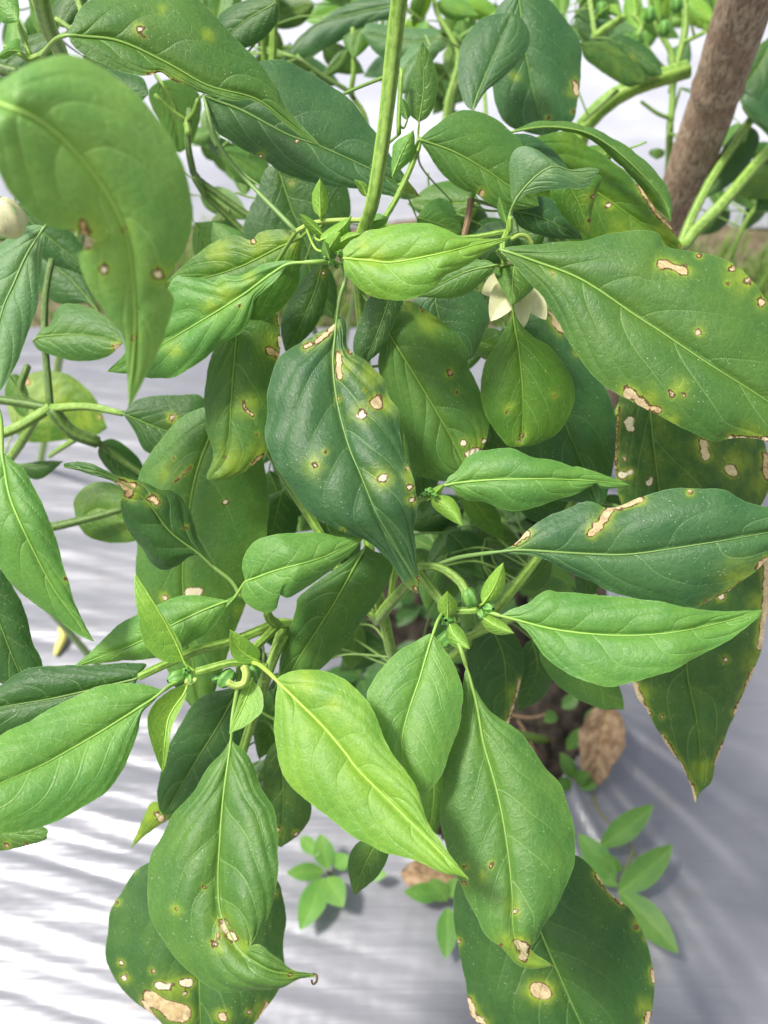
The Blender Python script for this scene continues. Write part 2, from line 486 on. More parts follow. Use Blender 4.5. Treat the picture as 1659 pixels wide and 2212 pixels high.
PETY = plain('yellow_petal', (0.5, 0.46, 0.1), (0.62, 0.58, 0.2), 400, 0.6, 0.0003)
GRASS = plain('furrow_grass', (0.09, 0.2, 0.03), (0.2, 0.32, 0.06), 40, 0.6, 0.0005, 0.3)
build_setting()

# ---------------------------------------------------------------- leaves
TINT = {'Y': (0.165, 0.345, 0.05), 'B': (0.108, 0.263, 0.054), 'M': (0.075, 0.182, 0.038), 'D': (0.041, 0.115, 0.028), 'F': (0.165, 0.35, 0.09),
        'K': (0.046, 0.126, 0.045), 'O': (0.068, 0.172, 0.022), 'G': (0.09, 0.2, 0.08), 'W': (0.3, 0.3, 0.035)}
LRNG = random.Random(21)
NODES = {}         # plant -> list of stem sample points

def finish_leaf(V, parent, tint, q=1.0, lesions=(), halos=(), ylw=0.0, mat=None, ribw=1.0, nv=5, pet=None, name='leaf', label=None, edgew=1.0, var=0.08):
    """V (n,m,3) leaf surface, rows base -> tip, columns margin -> margin; adds veins, relief, spots, the rib as a child"""
    n, m, _ = V.shape
    h = m // 2
    rng = random.Random(LRNG.random())
    s = np.linspace(-1, 1, m)[None]; w = np.abs(s)
    t = np.linspace(0, 1, n)[:, None]
    M = V[:, h]
    u = np.concatenate([[0], np.cumsum(np.linalg.norm(np.diff(M, axis=0), axis=1))]) * 1000
    seg = np.linalg.norm(np.diff(V, axis=1), axis=2) * 1000
    vR = np.cumsum(seg[:, h:], axis=1); vL = np.cumsum(seg[:, :h][:, ::-1], axis=1)[:, ::-1]
    v = np.concatenate([-vL, np.zeros((n, 1)), vR], axis=1)
    half = np.where(s < 0, vL[:, :1], vR[:, -1:])
    length = u[-1]
    asp = np.clip(np.maximum(vL[:, 0].max(), vR[:, -1].max()) / max(length, 1e-6), .1, .6)
    tt = t ** 0.9
    sh = asp * (0.7 * w + 0.5 * w ** 2 + 0.8 * w ** 4)
    off = np.where(s < 0, 0.0, 0.42)
    phi = (nv + .3) * (tt - sh * (1 - .35 * t)) + off + .16 * np.sin(11 * t + rng.random() * 6) * (1 - .5 * w) + .07 * np.sin(7 * w + rng.random() * 6 + 5 * t)
    # distances for the vein pattern
    dl = np.gradient(u)[:, None] + 1e-6
    dw = np.maximum(np.gradient(v, axis=1), 0.02)
    g = np.sqrt((np.gradient(phi, axis=0) / dl) ** 2 + (np.gradient(phi, axis=1) / dw) ** 2) + 1e-6
    fr = phi - np.round(phi)
    ok = (np.round(phi) >= 0) & (np.round(phi) <= nv)
    vein = np.where(ok, np.abs(fr) / g, 9) + 0.45 * w ** 3 + np.clip((t - .93) * 20, 0, 9)
    vein = np.minimum(vein, 9)
    # relief: pillowed between the side veins, rib in a groove, uneven blade
    N = np.cross(np.gradient(V, axis=0), np.gradient(V, axis=1))
    N /= np.linalg.norm(N, axis=2)[..., None] + 1e-15
    view = CAM - V.mean((0, 1))
    if (N.mean((0, 1)) @ view) < 0: N = -N
    fade = np.clip(half / 6, 0, 1) * np.clip(t / .06, 0, 1) * np.clip((1 - t) / .08, 0, 1)
    scale = min(1, length / 90)
    bul = (np.abs(np.sin(np.pi * phi)) ** .9 - .6) * (1 - .75 * w ** 2) * np.clip(w / .12, 0, 1)
    bul = bul * np.clip((phi + .6) / .6, 0, 1) * np.clip((nv + .9 - phi) / .6, 0, 1)
    lump = noise2(u[:, None] + 0 * v, v, rng, .075, 3)
    dz = (q * (.47 * bul * scale + .9 * lump * scale) - .9 * np.exp(-(v / (1.1 * scale + .3)) ** 2) * .8 * scale) * fade
    ruf = fnoise(u[:, None] * .12 + (s < 0) * 9, rng, 1.0, 3)
    dz = dz + q * .9 * scale * ruf * w ** 4 * np.clip(t / .1, 0, 1)
    V = V + N * (dz * .001)[..., None]
    ed = half - np.abs(v)
    ed = np.minimum(ed, np.maximum(0, (length - u)[:, None]) * .6 + .05) * edgew
    # spots
    lesd = np.full((n, m), 30.0); wht = np.zeros((n, m)); hal = np.zeros((n, m))
    px, py, pd = PX(V.reshape(-1, 3)); px = px.reshape(n, m); py = py.reshape(n, m); pd = pd.reshape(n, m)
    mm = pd * 10 / F
    def pdist(pts):
        pts = np.asarray(pts, float).reshape(-1, 2)
        d = np.hypot(px - pts[0, 0], py - pts[0, 1])
        for a, b in zip(pts[:-1], pts[1:]):
            ab = b - a
            k = np.clip(((px - a[0]) * ab[0] + (py - a[1]) * ab[1]) / (ab @ ab + 1e-9), 0, 1)
            d = np.minimum(d, np.hypot(px - a[0] - k * ab[0], py - a[1] - k * ab[1]))
        return d
    for L in lesions:
        r, wh, pts = L[:3]
        r = r * .88
        hs = L[3] if len(L) > 3 else 0.8
        d = pdist(pts)
        k0, k1 = rng.random() * 9, rng.random() * 9
        wob = 1 + .4 * np.sin(px / r * 1.3 + k0 + 1.4 * np.sin(py / r * 1.1)) * np.cos(py / r * 1.2 + k1)
        sd = (d - r * wob) * mm
        upd = sd < lesd
        lesd = np.where(upd, sd, lesd); wht = np.where(upd, wh, wht)
        hal = np.maximum(hal, hs * np.exp(-np.clip(d - r, 0, 999) / (r * .5 + 3.5)))
    for (x, y, r) in halos:
        hal = np.maximum(hal, .6 * np.exp(-(np.hypot(px - x, py - y) / r) ** 2))
    k = rng.random() * 300
    lc = np.stack([u[:, None] + 0 * v, v, np.full_like(v, k)], -1).reshape(-1, 3)
    o = mesh_obj(name, V, grid_faces(n, m), mat or LEAF, parent,
                 {'lc': lc, 'les': np.clip(lesd, -20, 20).ravel(), 'halo': hal.ravel(), 'wht': wht.ravel(), 'edge': ed.ravel(),
                  'vein': vein.ravel(), 'ylw': np.full(n * m, ylw)})
    f = 1 + var * (rng.random() * 2 - 1)
    o.color = (tint[0] * f * (1 + .1 * (rng.random() - .5)), tint[1] * f, tint[2] * f, 1)
    if label: o['label'] = label
    # rib + stalk, one tube
    if ribw > 0:
        Vm = V[:, h] + N[:, h] * .00025
        step = max(1, n // 34)
        rp = Vm[::step]
        if not np.allclose(rp[-1], Vm[-1]): rp = np.vstack([rp, Vm[-1:]])
        tr = np.linspace(0, 1, len(rp))
        rr = (.48 * (1 - tr) ** 1.1 + .09) * .001 * ribw * (0.45 + .55 * scale)
        if pet is not None and len(pet) > 1:
            pp = cr(np.vstack([pet, V[0, h][None]]), 14)[:-1]
            rp = np.vstack([pp, rp]); rr = np.concatenate([np.full(len(pp), rr[0] * 1.35) * np.linspace(1.25, 1, len(pp)), rr])
        rib = tube('midrib', rp, rr, RIB, o, 7, .1, rng.randrange(9))
        rib.color = (min(.4, tint[0] * 1.3 + .085), min(.5, tint[1] * 1.05 + .13), tint[2] * .9 + .03, 1)
    return o

def nearest_stem(plant, p, tang, lim=0.085):
    pts = NODES.get(plant.name)
    if pts is None or not len(pts): return None
    P = np.vstack(pts)
    d = np.linalg.norm(P - p, axis=1)
    away = (P - p) @ tang / (d + 1e-9)          # stems ahead of the blade are no use
    sc_ = d * (1 + .8 * np.clip(away + .2, 0, 2))
    i = int(np.argmin(sc_))
    return P[i] if d[i] < lim else None

def leaf(plant, tint, mid, A, B, d, e=(.3, .3), cup=.05, les=(), hal=(), pet=None, q=1.0, ylw=0.0, label=None, nv=5, rib=1.0, fine=4.0, auto=True, wob=1.0):
    """a leaf from its rib (base..tip) and its two margins as sighted in the photograph; d: distances (cm) along the rib;
    e: how far each margin lies beyond (+) or before (-) the rib, in cm"""
    rng = random.Random(LRNG.random())
    mid = np.asarray(mid, float)
    Lp = np.linalg.norm(np.diff(mid, axis=0), axis=1).sum()
    A = np.vstack([mid[:1], np.asarray(A, float), mid[-1:]]); B = np.vstack([mid[:1], np.asarray(B, float), mid[-1:]])
    n = int(np.clip(Lp / fine, 14, 190))
    M, A, B = cr(mid, n), cr(A, n), cr(B, n)
    for S in (A, B):      # uneven margin
        T = np.gradient(S, axis=0); T /= np.linalg.norm(T, axis=1)[:, None] + 1e-9
        nn = fnoise(np.arange(n) * fine, rng, .05, 5) * wob * 1.3 * np.clip(np.arange(n) / 6, 0, 1) * np.clip((n - 1 - np.arange(n)) / 6, 0, 1)
        S += np.stack([-T[:, 1], T[:, 0]], 1) * nn[:, None]
    wd = max(np.linalg.norm(A - M, axis=1).max(), np.linalg.norm(B - M, axis=1).max())
    h = int(np.clip(wd / fine, 5, 48))
    s = np.linspace(-1, 1, 2 * h + 1); w = np.abs(s)[None, :, None]
    S = np.where((s < 0)[None, :, None], A[:, None], B[:, None])
    P = M[:, None] * (1 - w) + S * w
    dd = np.asarray(d, float)
    D = cr(np.stack([np.linspace(0, 1, len(dd)), dd], 1), n)[:, 1] if len(dd) > 2 else np.linspace(dd[0], dd[-1], n)
    wa, wb = np.linalg.norm(A - M, axis=1) / wd, np.linalg.norm(B - M, axis=1) / wd
    ww = w[0, :, 0][None]
    sidew = np.where((s < 0)[None], wa[:, None], wb[:, None])
    ee = np.where((s < 0)[None], e[0], e[1])
    phys = wd * D.mean() / F
    D = D[:, None] + sidew * (ee * ww ** 1.4 - cup * phys * np.sin(np.pi * np.clip(ww, 0, 1)) * 2.0)
    V = W(P[..., 0], P[..., 1], D)
    base = V[0, h]
    tang = V[min(5, n - 1), h] - base; tang = tang / (np.linalg.norm(tang) + 1e-9)
    if pet is not None:
        pp = np.array([W(*p) for p in pet])
    elif auto:
        st = nearest_stem(plant, base, tang)
        if st is None: st = base - tang * .02 + FWD * .012
        k = np.linalg.norm(st - base)
        pp = np.array([st, st * .45 + base * .55 - tang * k * .12 + FWD * .004])
    else: pp = None
    return finish_leaf(V, plant, TINT[tint], q, les, hal, ylw, ribw=rib, nv=nv, pet=pp, label=label)

def qleaf(plant, tint, b, tp, wpx, d=(40, 41), bend=0.0, asym=0.0, e=(.3, .3), **kw):
    """a simple ovate leaf: base, tip and greatest width as sighted"""
    b, tp = np.asarray(b, float), np.asarray(tp, float)
    ax = tp - b; L = np.linalg.norm(ax); ax /= L; nr = np.array([-ax[1], ax[0]])
    t = np.linspace(0, 1, 9)
    mid = b + np.outer(t, ax) * L + np.outer(np.sin(t * np.pi) * bend * L, nr)
    f = (t ** .75) * (1 - t) ** 1.05; f /= f.max()
    A = mid + np.outer(f * wpx * (.5 + asym), nr); Bq = mid - np.outer(f * wpx * (.5 - asym), nr)
    return leaf(plant, tint, mid, A[1:-1], Bq[1:-1], d, e, **kw)

def wleaf(parent, tint, b, tp, up, width, arch=.1, fold=.0, shape=(.75, 1.05), n=22, h=6, mat=None, q=.6, nv=5, name='leaf', ribw=1.0, ylw=0.0, lesions=(), color=None):
    """a leaf given directly in the world: base, tip, up side, width"""
    b, tp, up = (np.asarray(v, float) for v in (b, tp, up))
    ax = tp - b; L = np.linalg.norm(ax); ax /= L
    up = up - ax * (up @ ax); up /= np.linalg.norm(up) + 1e-9
    sd = np.cross(ax, up)
    t = np.linspace(0, 1, n)
    M = b + np.outer(t, ax) * L + np.outer(np.sin(np.pi * t) * arch * L, up)
    f = t ** shape[0] * (1 - t) ** shape[1]; f /= f.max()
    s = np.linspace(-1, 1, 2 * h + 1)
    V = M[:, None] + (s[None] * f[:, None] * width * .5)[..., None] * sd + ((np.abs(s) ** 1.3)[None] * f[:, None] * width * fold)[..., None] * up
    return finish_leaf(V, parent, color or TINT[tint], q, lesions, (), ylw, mat, ribw, nv, None, name)

def stem(plant, pts, d, r, mat=None, name='stem', sides=12, ridge=.09, ground=None, n=None):
    """pts sighted in the photograph, d cm along the axis, r radius in mm (one or per end); ground: ends at that point of the soil"""
    pts = np.asarray(pts, float)
    dd = np.interp(np.linspace(0, 1, len(pts)), np.linspace(0, 1, len(d)), d)
    P = W(pts[:, 0], pts[:, 1], dd)
    if ground is not None: P = np.vstack([P, np.asarray(ground, float)[None]])
    L = np.linalg.norm(np.diff(P, axis=0), axis=1).sum()
    n = n or int(np.clip(L / .004, 8, 70))
    C = cr(P, n)
    rr = np.interp(np.linspace(0, 1, n), np.linspace(0, 1, len(r)), r) * .001 if hasattr(r, '__len__') else np.full(n, r * .001)
    rr = rr * (1 + .04 * fnoise(np.arange(n) * .7, random.Random(LRNG.random())))
    o = tube(name, C, rr, mat or STEM, plant, sides, ridge, LRNG.randrange(50))
    NODES.setdefault(plant.name, []).append(C)
    return o

def bud(plant, p, axis, r, lng=1.35, teeth=5, mat=None, name='flower_bud'):
    """small ribbed green bud with calyx teeth; p world point, axis direction, r metres"""
    ax = np.asarray(axis, float); ax /= np.linalg.norm(ax)
    u = np.cross(ax, [.31, .2, .93]); u /= np.linalg.norm(u); v = np.cross(ax, u)
    k = teeth * 4
    a = np.linspace(0, 2 * math.pi, k, endpoint=False)
    prof = [(.16, -.9), (.5, -.85), (.85, -.5), (1.0, 0.0), (.98, .35), (.86, .62), (.55, .95), (.25, 1.1)]
    V = []
    for i, (rad, z) in enumerate(prof):
        ribv = 1 + .10 * np.cos(teeth * a) * (1 if i > 0 else 0)
        if i == 4: ribv = ribv + .12 * np.clip(np.cos(teeth * a), 0, 1)
        zz = z * lng + (.28 * np.clip(np.cos(teeth * a), 0, 1) if i in (4,) else 0)
        V.append(p + r * (np.outer(rad * ribv * np.cos(a), u) + np.outer(rad * ribv * np.sin(a), v) + np.outer(zz + 0 * a, ax)))
    V = np.array(V)
    Fc = grid_faces(len(prof), k, True)
    lc = (V.reshape(-1, 3) * 1000)
    o = mesh_obj(name, V, Fc, mat or BUDM, plant, {'lc': lc, 'ang': np.tile(np.cos(teeth * a), len(prof))})
    return o
# ---------------------------------------------------------------- the pepper plants
main = thing('pepper_plant', 'large green pepper plant with brown-spotted leaves filling the middle, hanging cream flower under it', 'pepper plant', tuple(G(1180, 1600)), 'pepper plants growing through the film')
lefty = thing('pepper_plant', 'out-of-focus pepper plant at the left edge, thin forked stems and one yellow leaf', 'pepper plant', (-.27, .43, 0), 'pepper plants growing through the film')
backm = thing('pepper_plant', 'blurred pepper plant directly behind the big one, dark leaves above its tall stem', 'pepper plant', (-.06, .83, 0), 'pepper plants growing through the film')
backr = thing('pepper_plant', 'blurred bright pepper plant just left of the bamboo stake with a thick bent branch', 'pepper plant', (.27, .93, 0), 'pepper plants growing through the film')
right = thing('pepper_plant', 'blurred pepper plant right of the bamboo stake, cut by the photo edge', 'pepper plant', (.37, .62, 0), 'pepper plants growing through the film')
backl = thing('pepper_plant', 'pepper plant in the top left corner behind the blurred big leaf', 'pepper plant', (-.4, .7, 0), 'pepper plants growing through the film')

# --- stems of the main plant
gb = G(1180, 1600, -.01)
stem(main, [(872, -80), (862, 0), (848, 120), (830, 280), (806, 430), (790, 480), (768, 545)], (28.5, 33.6), (2.75, 2.2), ridge=.1)
stem(main, [(768, 545), (778, 640), (790, 800), (782, 1000), (800, 1200), (832, 1345), (862, 1440), (950, 1540)], (34, 37, 39, 40, 41, 42, 45, 55), (2.2, 3.6), ground=gb)
stem(main, [(600, 1346), (500, 1386), (425, 1406), (360, 1434), (300, 1462)], (35.5, 33, 32), (2.0, 1.5))
stem(main, [(815, 1290), (700, 1345), (600, 1346)], (41, 37.5, 35.5), (2.4, 2.0))
stem(main, [(600, 1350), (545, 1405), (515, 1436)], (35.3, 32.5), (1.7, 1.6))
stem(main, [(575, 1318), (583, 1336), (598, 1348)], (34, 35.2), (1.7, 1.9))
stem(main, [(425, 1452), (505, 1431), (550, 1440)], (31.5, 32), (1.5, 1.4))
stem(main, [(815, 1340), (840, 1306), (885, 1256), (915, 1222)], (41, 38, 34.5), (2.7, 2.0))
stem(main, [(908, 1240), (950, 1296), (990, 1341)], (34.6, 33.4), (2.1, 1.7))
stem(main, [(903, 1222), (950, 1226), (995, 1258), (1012, 1296)], (33.8, 33), (1.35, 1.9))
stem(main, [(978, 1321), (1030, 1319)], (33.3, 33), (1.5, 1.3), n=8)
stem(main, [(575, 960), (620, 1040), (690, 1150), (760, 1280), (820, 1340)], (40, 41.5), (1.9, 2.2))
stem(main, [(640, 500), (675, 482), (730, 476), (795, 476)], (33.3, 33.2), (.9, 1.0), PEDM)
stem(main, [(925, 1072), (900, 1085), (870, 1130), (845, 1290)], (33, 34.5, 38, 40.5), (1.2, 1.7))
stem(main, [(1105, 516), (1122, 508), (1138, 512), (1149, 528)], (32.5, 33), (.75, .85), PEDM, n=14)
stem(main, [(790, 480), (900, 505), (1000, 515), (1095, 500)], (33.6, 35, 35), (1.5, 1.1))
stem(main, [(1095, 500), (1085, 530), (1090, 570)], (35, 34.5), (1.2, 1.2))
stem(main, [(1100, 500), (1102, 470)], (35, 34.8), (1.3, 1.1), n=8)
stem(main, [(1290, 1290), (1180, 1310), (1000, 1380), (870, 1440)], (40, 41.5), (1.5, 2.0))
stem(main, [(1410, 760), (1330, 900), (1200, 1150), (1000, 1400), (890, 1470)], (38.5, 42, 46), (1.6, 2.6))
stem(main, [(770, 560), (850, 440), (900, 330), (905, 300)], (34.5, 36.5), (1.3, 1.1))
stem(main, [(868, 150), (862, 250), (862, 290)], (36, 36.5), (.9, 1.0))
stem(main, [(1018, 430), (1012, 470), (1000, 520)], (37, 37.5), (1.6, 1.2), PSTEM)
stem(main, [(570, 1440), (560, 1500), (500, 1700), (455, 1830)], (34, 37, 40), (1.8, 2.2))
stem(main, [(700, 1345), (620, 1370), (570, 1470)], (37.5, 36, 35), (2.0, 2.0))
stem(main, [(615, 1345), (590, 1420), (545, 1560), (470, 1780)], (37, 39, 40.5), (2.3, 1.7))
stem(main, [(950, 1480), (1000, 1600), (1080, 1770), (1105, 1835)], (46, 44, 42), (1.8, 1.5))

# --- left front, out of focus
leaf(main, 'F', [(-60, 205), (0, 222), (100, 270), (190, 360), (250, 450), (278, 530), (290, 640), (290, 730), (278, 882)],
     [(-20, 188), (60, 138), (150, 118), (230, 150), (320, 232), (390, 350), (418, 450), (408, 530), (375, 588), (354, 612), (378, 650), (360, 720), (320, 800)],
     [(-30, 280), (0, 370), (40, 440), (100, 485), (160, 499), (196, 512), (203, 530), (166, 552), (182, 605), (230, 680), (262, 725), (272, 800)],
     (18.6, 18.1, 18.6, 20.6, 22.8), (.5, .1), .06, label='blurred pale green leaf nearest the camera with a torn spotted lower half', q=.8,
     les=[(11, .1, [(178, 488), (186, 530)]), (10, 1, [(225, 582)]), (14, .9, [(344, 592)]), (6, .4, [(290, 730)]), (6, .1, [(268, 495)])],
     hal=[(190, 500, 40), (380, 600, 30)], auto=False, pet=[(-200, 150, 18.8), (-100, 195, 18.4)])
# --- top
leaf(main, 'M', [(145, 76), (250, 85), (360, 135), (450, 185), (550, 212), (620, 262), (690, 316)],
     [(150, 62), (195, 5), (270, -28), (350, -25), (425, 0), (500, 75), (550, 125), (600, 182), (612, 215), (642, 262)],
     [(165, 106), (225, 140), (280, 160), (318, 163), (345, 157), (370, 172), (395, 183), (440, 201), (500, 218), (542, 215), (580, 238), (640, 288)],
     (30, 31, 32.5), (.5, -.5), .06, pet=[(90, 120, 31.5), (120, 85, 30.4)],
     les=[(10, .85, [(301, 62)]), (3.5, .1, [(310, 80)]), (4.5, .3, [(322, 160), (345, 159), (366, 173), (388, 182)])], hal=[(350, 22, 12), (450, 75, 16), (380, 178, 22)])
leaf(main, 'K', [(440, 208), (520, 235), (620, 290), (690, 315), (800, 365), (908, 424)],
     [(480, 175), (540, 138), (600, 130), (675, 155), (740, 200), (800, 270), (850, 345), (890, 395)],
     [(442, 237), (465, 282), (495, 303), (522, 323), (575, 347), (615, 375), (680, 396), (750, 406), (830, 420), (880, 431)],
     (35, 36.5), (.6, .2), .05, les=[(5, 1, [(564, 337)]), (5, .9, [(640, 305)], .1), (4, .1, [(880, 385)]), (5, .2, [(903, 417)])], hal=[(885, 400, 25)])
# centre top cluster
leaf(main, 'O', [(652, 512), (600, 535), (520, 575), (440, 600), (360, 608)], [(640, 499), (600, 495), (560, 502), (543, 518), (510, 509), (480, 515), (450, 530), (425, 550), (392, 578)],
     [(650, 560), (645, 613), (620, 655), (590, 684), (550, 701), (480, 690), (410, 650)], (34.5, 35.5, 36.5), (.0, .8), .04, pet=[(700, 490, 33.5), (672, 496, 34)],
     les=[(7, .1, [(545, 520)])], hal=[(560, 520, 45), (470, 540, 40), (630, 520, 30)], label='yellowish leaf behind the crumpled one')
leaf(main, 'B', [(655, 567), (620, 571), (585, 592), (560, 610), (500, 653), (425, 698), (365, 733), (300, 770), (232, 804)],
     [(625, 562), (596, 563), (550, 573), (505, 594), (478, 592), (462, 609), (450, 606), (430, 600), (400, 595), (375, 600), (352, 650), (322, 705), (270, 765)],
     [(615, 582), (570, 628), (550, 648), (545, 673), (525, 713), (480, 743), (450, 768), (420, 788), (385, 808), (360, 816), (325, 816), (280, 810)],
     (33, 33.5, 35.5), (.0, .5), .05, pet=[(712, 566, 33.4), (685, 566, 33)], q=1.7,
     les=[(3.5, .4, [(518, 661)])], hal=[(490, 632, 30), (455, 660, 22), (375, 755, 22), (540, 600, 20)], label='crumpled leaf with yellow puckered patches')
leaf(main, 'Y', [(742, 558), (800, 562), (850, 565), (950, 548), (1040, 525), (1110, 510)],
     [(742, 540), (758, 520), (775, 512), (790, 500), (820, 490), (850, 482), (920, 480), (965, 496), (1010, 515), (1062, 516)],
     [(745, 590), (755, 605), (775, 625), (800, 642), (830, 648), (880, 645), (905, 637), (930, 622), (955, 595), (1000, 575), (1050, 545)],
     (31.8, 31, 31.5), (.3, .3), .07, pet=[(765, 545, 33.2), (752, 555, 32.3)], q=1.5, hal=[(810, 555, 26), (785, 530, 20)])
leaf(main, 'M', [(1072, 572), (1000, 590), (900, 642)], [(1040, 560), (960, 580)], [(1062, 590), (1050, 602), (1010, 635), (960, 645), (925, 643)], (34, 35), q=.7)
qleaf(main, 'Y', (692, 470), (691, 385), 36, (33, 32.5), q=.5)
qleaf(main, 'Y', (793, 425), (765, 388), 22, (34, 33.6), q=.5, bend=.1)
leaf(main, 'Y', [(700, 510), (680, 492), (648, 462)], [(690, 488), (668, 470)], [(692, 512), (660, 492)], (33, 32.6), q=.4, fine=3)
qleaf(main, 'Y', (690, 520), (760, 465), 32, (32.6, 32), bend=.1, q=.5)
qleaf(main, 'Y', (705, 545), (735, 500), 34, (32.4, 31.8), q=.5)
qleaf(main, 'Y', (720, 540), (780, 505), 30, (32.6, 32), bend=-.1, q=.5)
qleaf(main, 'B', (712, 560), (700, 520), 26, (32.3, 32), q=.5)
leaf(main, 'B', [(790, 500), (800, 480), (840, 470)], [(790, 480), (800, 466), (820, 462)], [(800, 498), (830, 488)], (33.2, 32.6), q=.5, fine=3)
for (x, y, rr, dd) in ((716, 566, 8, 32.6), (735, 548, 7, 32.4), (704, 556, 6, 32.5), (726, 575, 6, 32.9), (748, 488, 8, 33)):
    bud(main, W(x, y, dd), (.2 * math.sin(x), -.5, .6 + .3 * math.cos(y)), rr * dd / F / 100)
# dark ones right behind the node
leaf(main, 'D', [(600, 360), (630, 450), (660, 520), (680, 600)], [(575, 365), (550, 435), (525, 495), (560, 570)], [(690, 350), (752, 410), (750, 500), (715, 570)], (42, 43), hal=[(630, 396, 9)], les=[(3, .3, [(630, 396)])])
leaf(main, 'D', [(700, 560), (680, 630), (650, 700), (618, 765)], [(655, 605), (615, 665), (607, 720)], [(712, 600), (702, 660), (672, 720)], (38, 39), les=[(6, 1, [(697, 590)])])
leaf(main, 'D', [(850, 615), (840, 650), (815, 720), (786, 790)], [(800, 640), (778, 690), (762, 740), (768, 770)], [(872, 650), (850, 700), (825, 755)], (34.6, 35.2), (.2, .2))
leaf(main, 'M', [(838, 712), (845, 728), (900, 818), (945, 893), (980, 953), (1002, 1006)],
     [(868, 660), (882, 649), (915, 668), (950, 690), (980, 713), (1005, 743), (1018, 768), (1015, 788), (1030, 823), (1045, 863), (1055, 903), (1053, 943), (1045, 970), (1020, 1000)],
     [(822, 750), (815, 790), (832, 840), (860, 900), (880, 960), (895, 1022), (925, 1034), (965, 1041), (990, 1030)], (35.5, 36.5), (.4, .5), .06, q=2.0,
     les=[(7, .0, [(972, 805)]), (8, 1, [(1002, 957)]), (9, .9, [(1014, 981), (1032, 972)]), (7, .9, [(1046, 952)]), (5, .2, [(912, 670)]), (3, .3, [(987, 848)])], hal=[(930, 690, 36), (1040, 965, 28), (880, 660, 20)])
leaf(main, 'K', [(945, 632), (942, 660), (962, 715), (1012, 778)], [(1010, 622), (1045, 645), (1057, 680), (1042, 730), (1026, 766)], [(900, 640), (895, 660), (925, 720), (950, 760)], (39, 39.5), (.3, .3))
# flower with a leaf over it
leaf(main, 'O', [(1112, 570), (1108, 600), (1105, 662)], [(1090, 573), (1067, 586), (1078, 610), (1090, 632)], [(1130, 577), (1153, 606), (1156, 618), (1140, 636), (1120, 652)], (34.6, 33.8), (.5, .5), .05, pet=[(1092, 560, 34.6), (1104, 564, 34.4)], q=.8)
leaf(main, 'O', [(1108, 660), (1110, 690), (1122, 760), (1130, 850), (1130, 920), (1124, 965)],
     [(1100, 690), (1078, 735), (1045, 785), (1037, 845), (1048, 895), (1070, 930), (1084, 948), (1098, 963)],
     [(1120, 692), (1150, 725), (1190, 752), (1225, 800), (1240, 850), (1232, 888), (1202, 940), (1152, 963)], (34.5, 36), (.5, .5), .05, pet=[(1095, 575, 36), (1104, 630, 35)],
     les=[(4, .3, [(1198, 855)]), (5, .4, [(1128, 940)]), (4, .2, [(1095, 890)]), (4, .9, [(1122, 952)])], hal=[(1198, 855, 12), (1100, 880, 14)], label='leaf hanging below the cream flower')
# big right ones
leaf(main, 'M', [(1080, 539), (1155, 563), (1255, 603), (1370, 678), (1430, 716), (1530, 783), (1659, 868), (1790, 965)],
     [(1100, 533), (1150, 528), (1255, 520), (1330, 504), (1405, 502), (1425, 508), (1438, 533), (1470, 540), (1530, 550), (1590, 574), (1628, 608), (1660, 650), (1730, 760), (1785, 880)],
     [(1105, 568), (1160, 628), (1190, 673), (1245, 763), (1270, 798), (1310, 834), (1360, 864), (1400, 886), (1430, 901), (1470, 924), (1520, 945), (1550, 954), (1590, 946), (1640, 948), (1720, 968)],
     (31.5, 30.5, 31), (.5, .4), .06, pet=[(1090, 560, 34.4), (1076, 545, 32.6)], label='largest leaf at the right with brown patches on both margins', nv=6,
     les=[(10, .15, [(1425, 570), (1447, 574), (1480, 585)]), (9, .3, [(1580, 580)]), (10, .4, [(1615, 608)]), (10, .3, [(1643, 652)]), (7, .6, [(1509, 718)]), (5, .1, [(1572, 612)]),
          (12, .3, [(1356, 846), (1374, 858), (1390, 876)]), (9, .1, [(1395, 880), (1420, 887)]), (8, .7, [(1452, 850)]), (5, .3, [(1477, 854)]), (6, .5, [(1578, 945), (1630, 949), (1659, 950)]), (4, .9, [(1195, 590)]), (6, .0, [(1510, 552)])],
     hal=[(1400, 862, 28), (1470, 840, 26), (1450, 910, 24), (1600, 600, 36), (1465, 578, 24), (1620, 938, 24)])
leaf(main, 'K', [(1070, 1193), (1130, 1188), (1255, 1196), (1355, 1198), (1480, 1181), (1659, 1151), (1760, 1125)],
     [(1090, 1186), (1115, 1172), (1150, 1141), (1190, 1114), (1220, 1103), (1265, 1084), (1290, 1090), (1310, 1098), (1345, 1088), (1375, 1076), (1420, 1063), (1470, 1055), (1530, 1058), (1570, 1063), (1610, 1083), (1660, 1093), (1730, 1112)],
     [(1110, 1196), (1150, 1198), (1180, 1207), (1212, 1228), (1262, 1252), (1330, 1282), (1405, 1299), (1480, 1311), (1515, 1311), (1560, 1291), (1600, 1261), (1650, 1216), (1710, 1162)],
     (32.5, 31.5, 31.5), (.4, .5), .06, pet=[(935, 1224, 34), (985, 1206, 33.6), (1030, 1198, 33)],
     les=[(8, .3, [(1113, 1172), (1140, 1153)]), (11, .2, [(1278, 1150), (1302, 1126), (1318, 1100)]), (9, .2, [(1318, 1096), (1345, 1091), (1384, 1080)]), (6, .3, [(1520, 1308), (1560, 1290), (1600, 1262)]), (8, .3, [(1640, 1225), (1656, 1210)]), (6, .2, [(1490, 1064)])],
     hal=[(1300, 1130, 30), (1600, 1250, 45)])
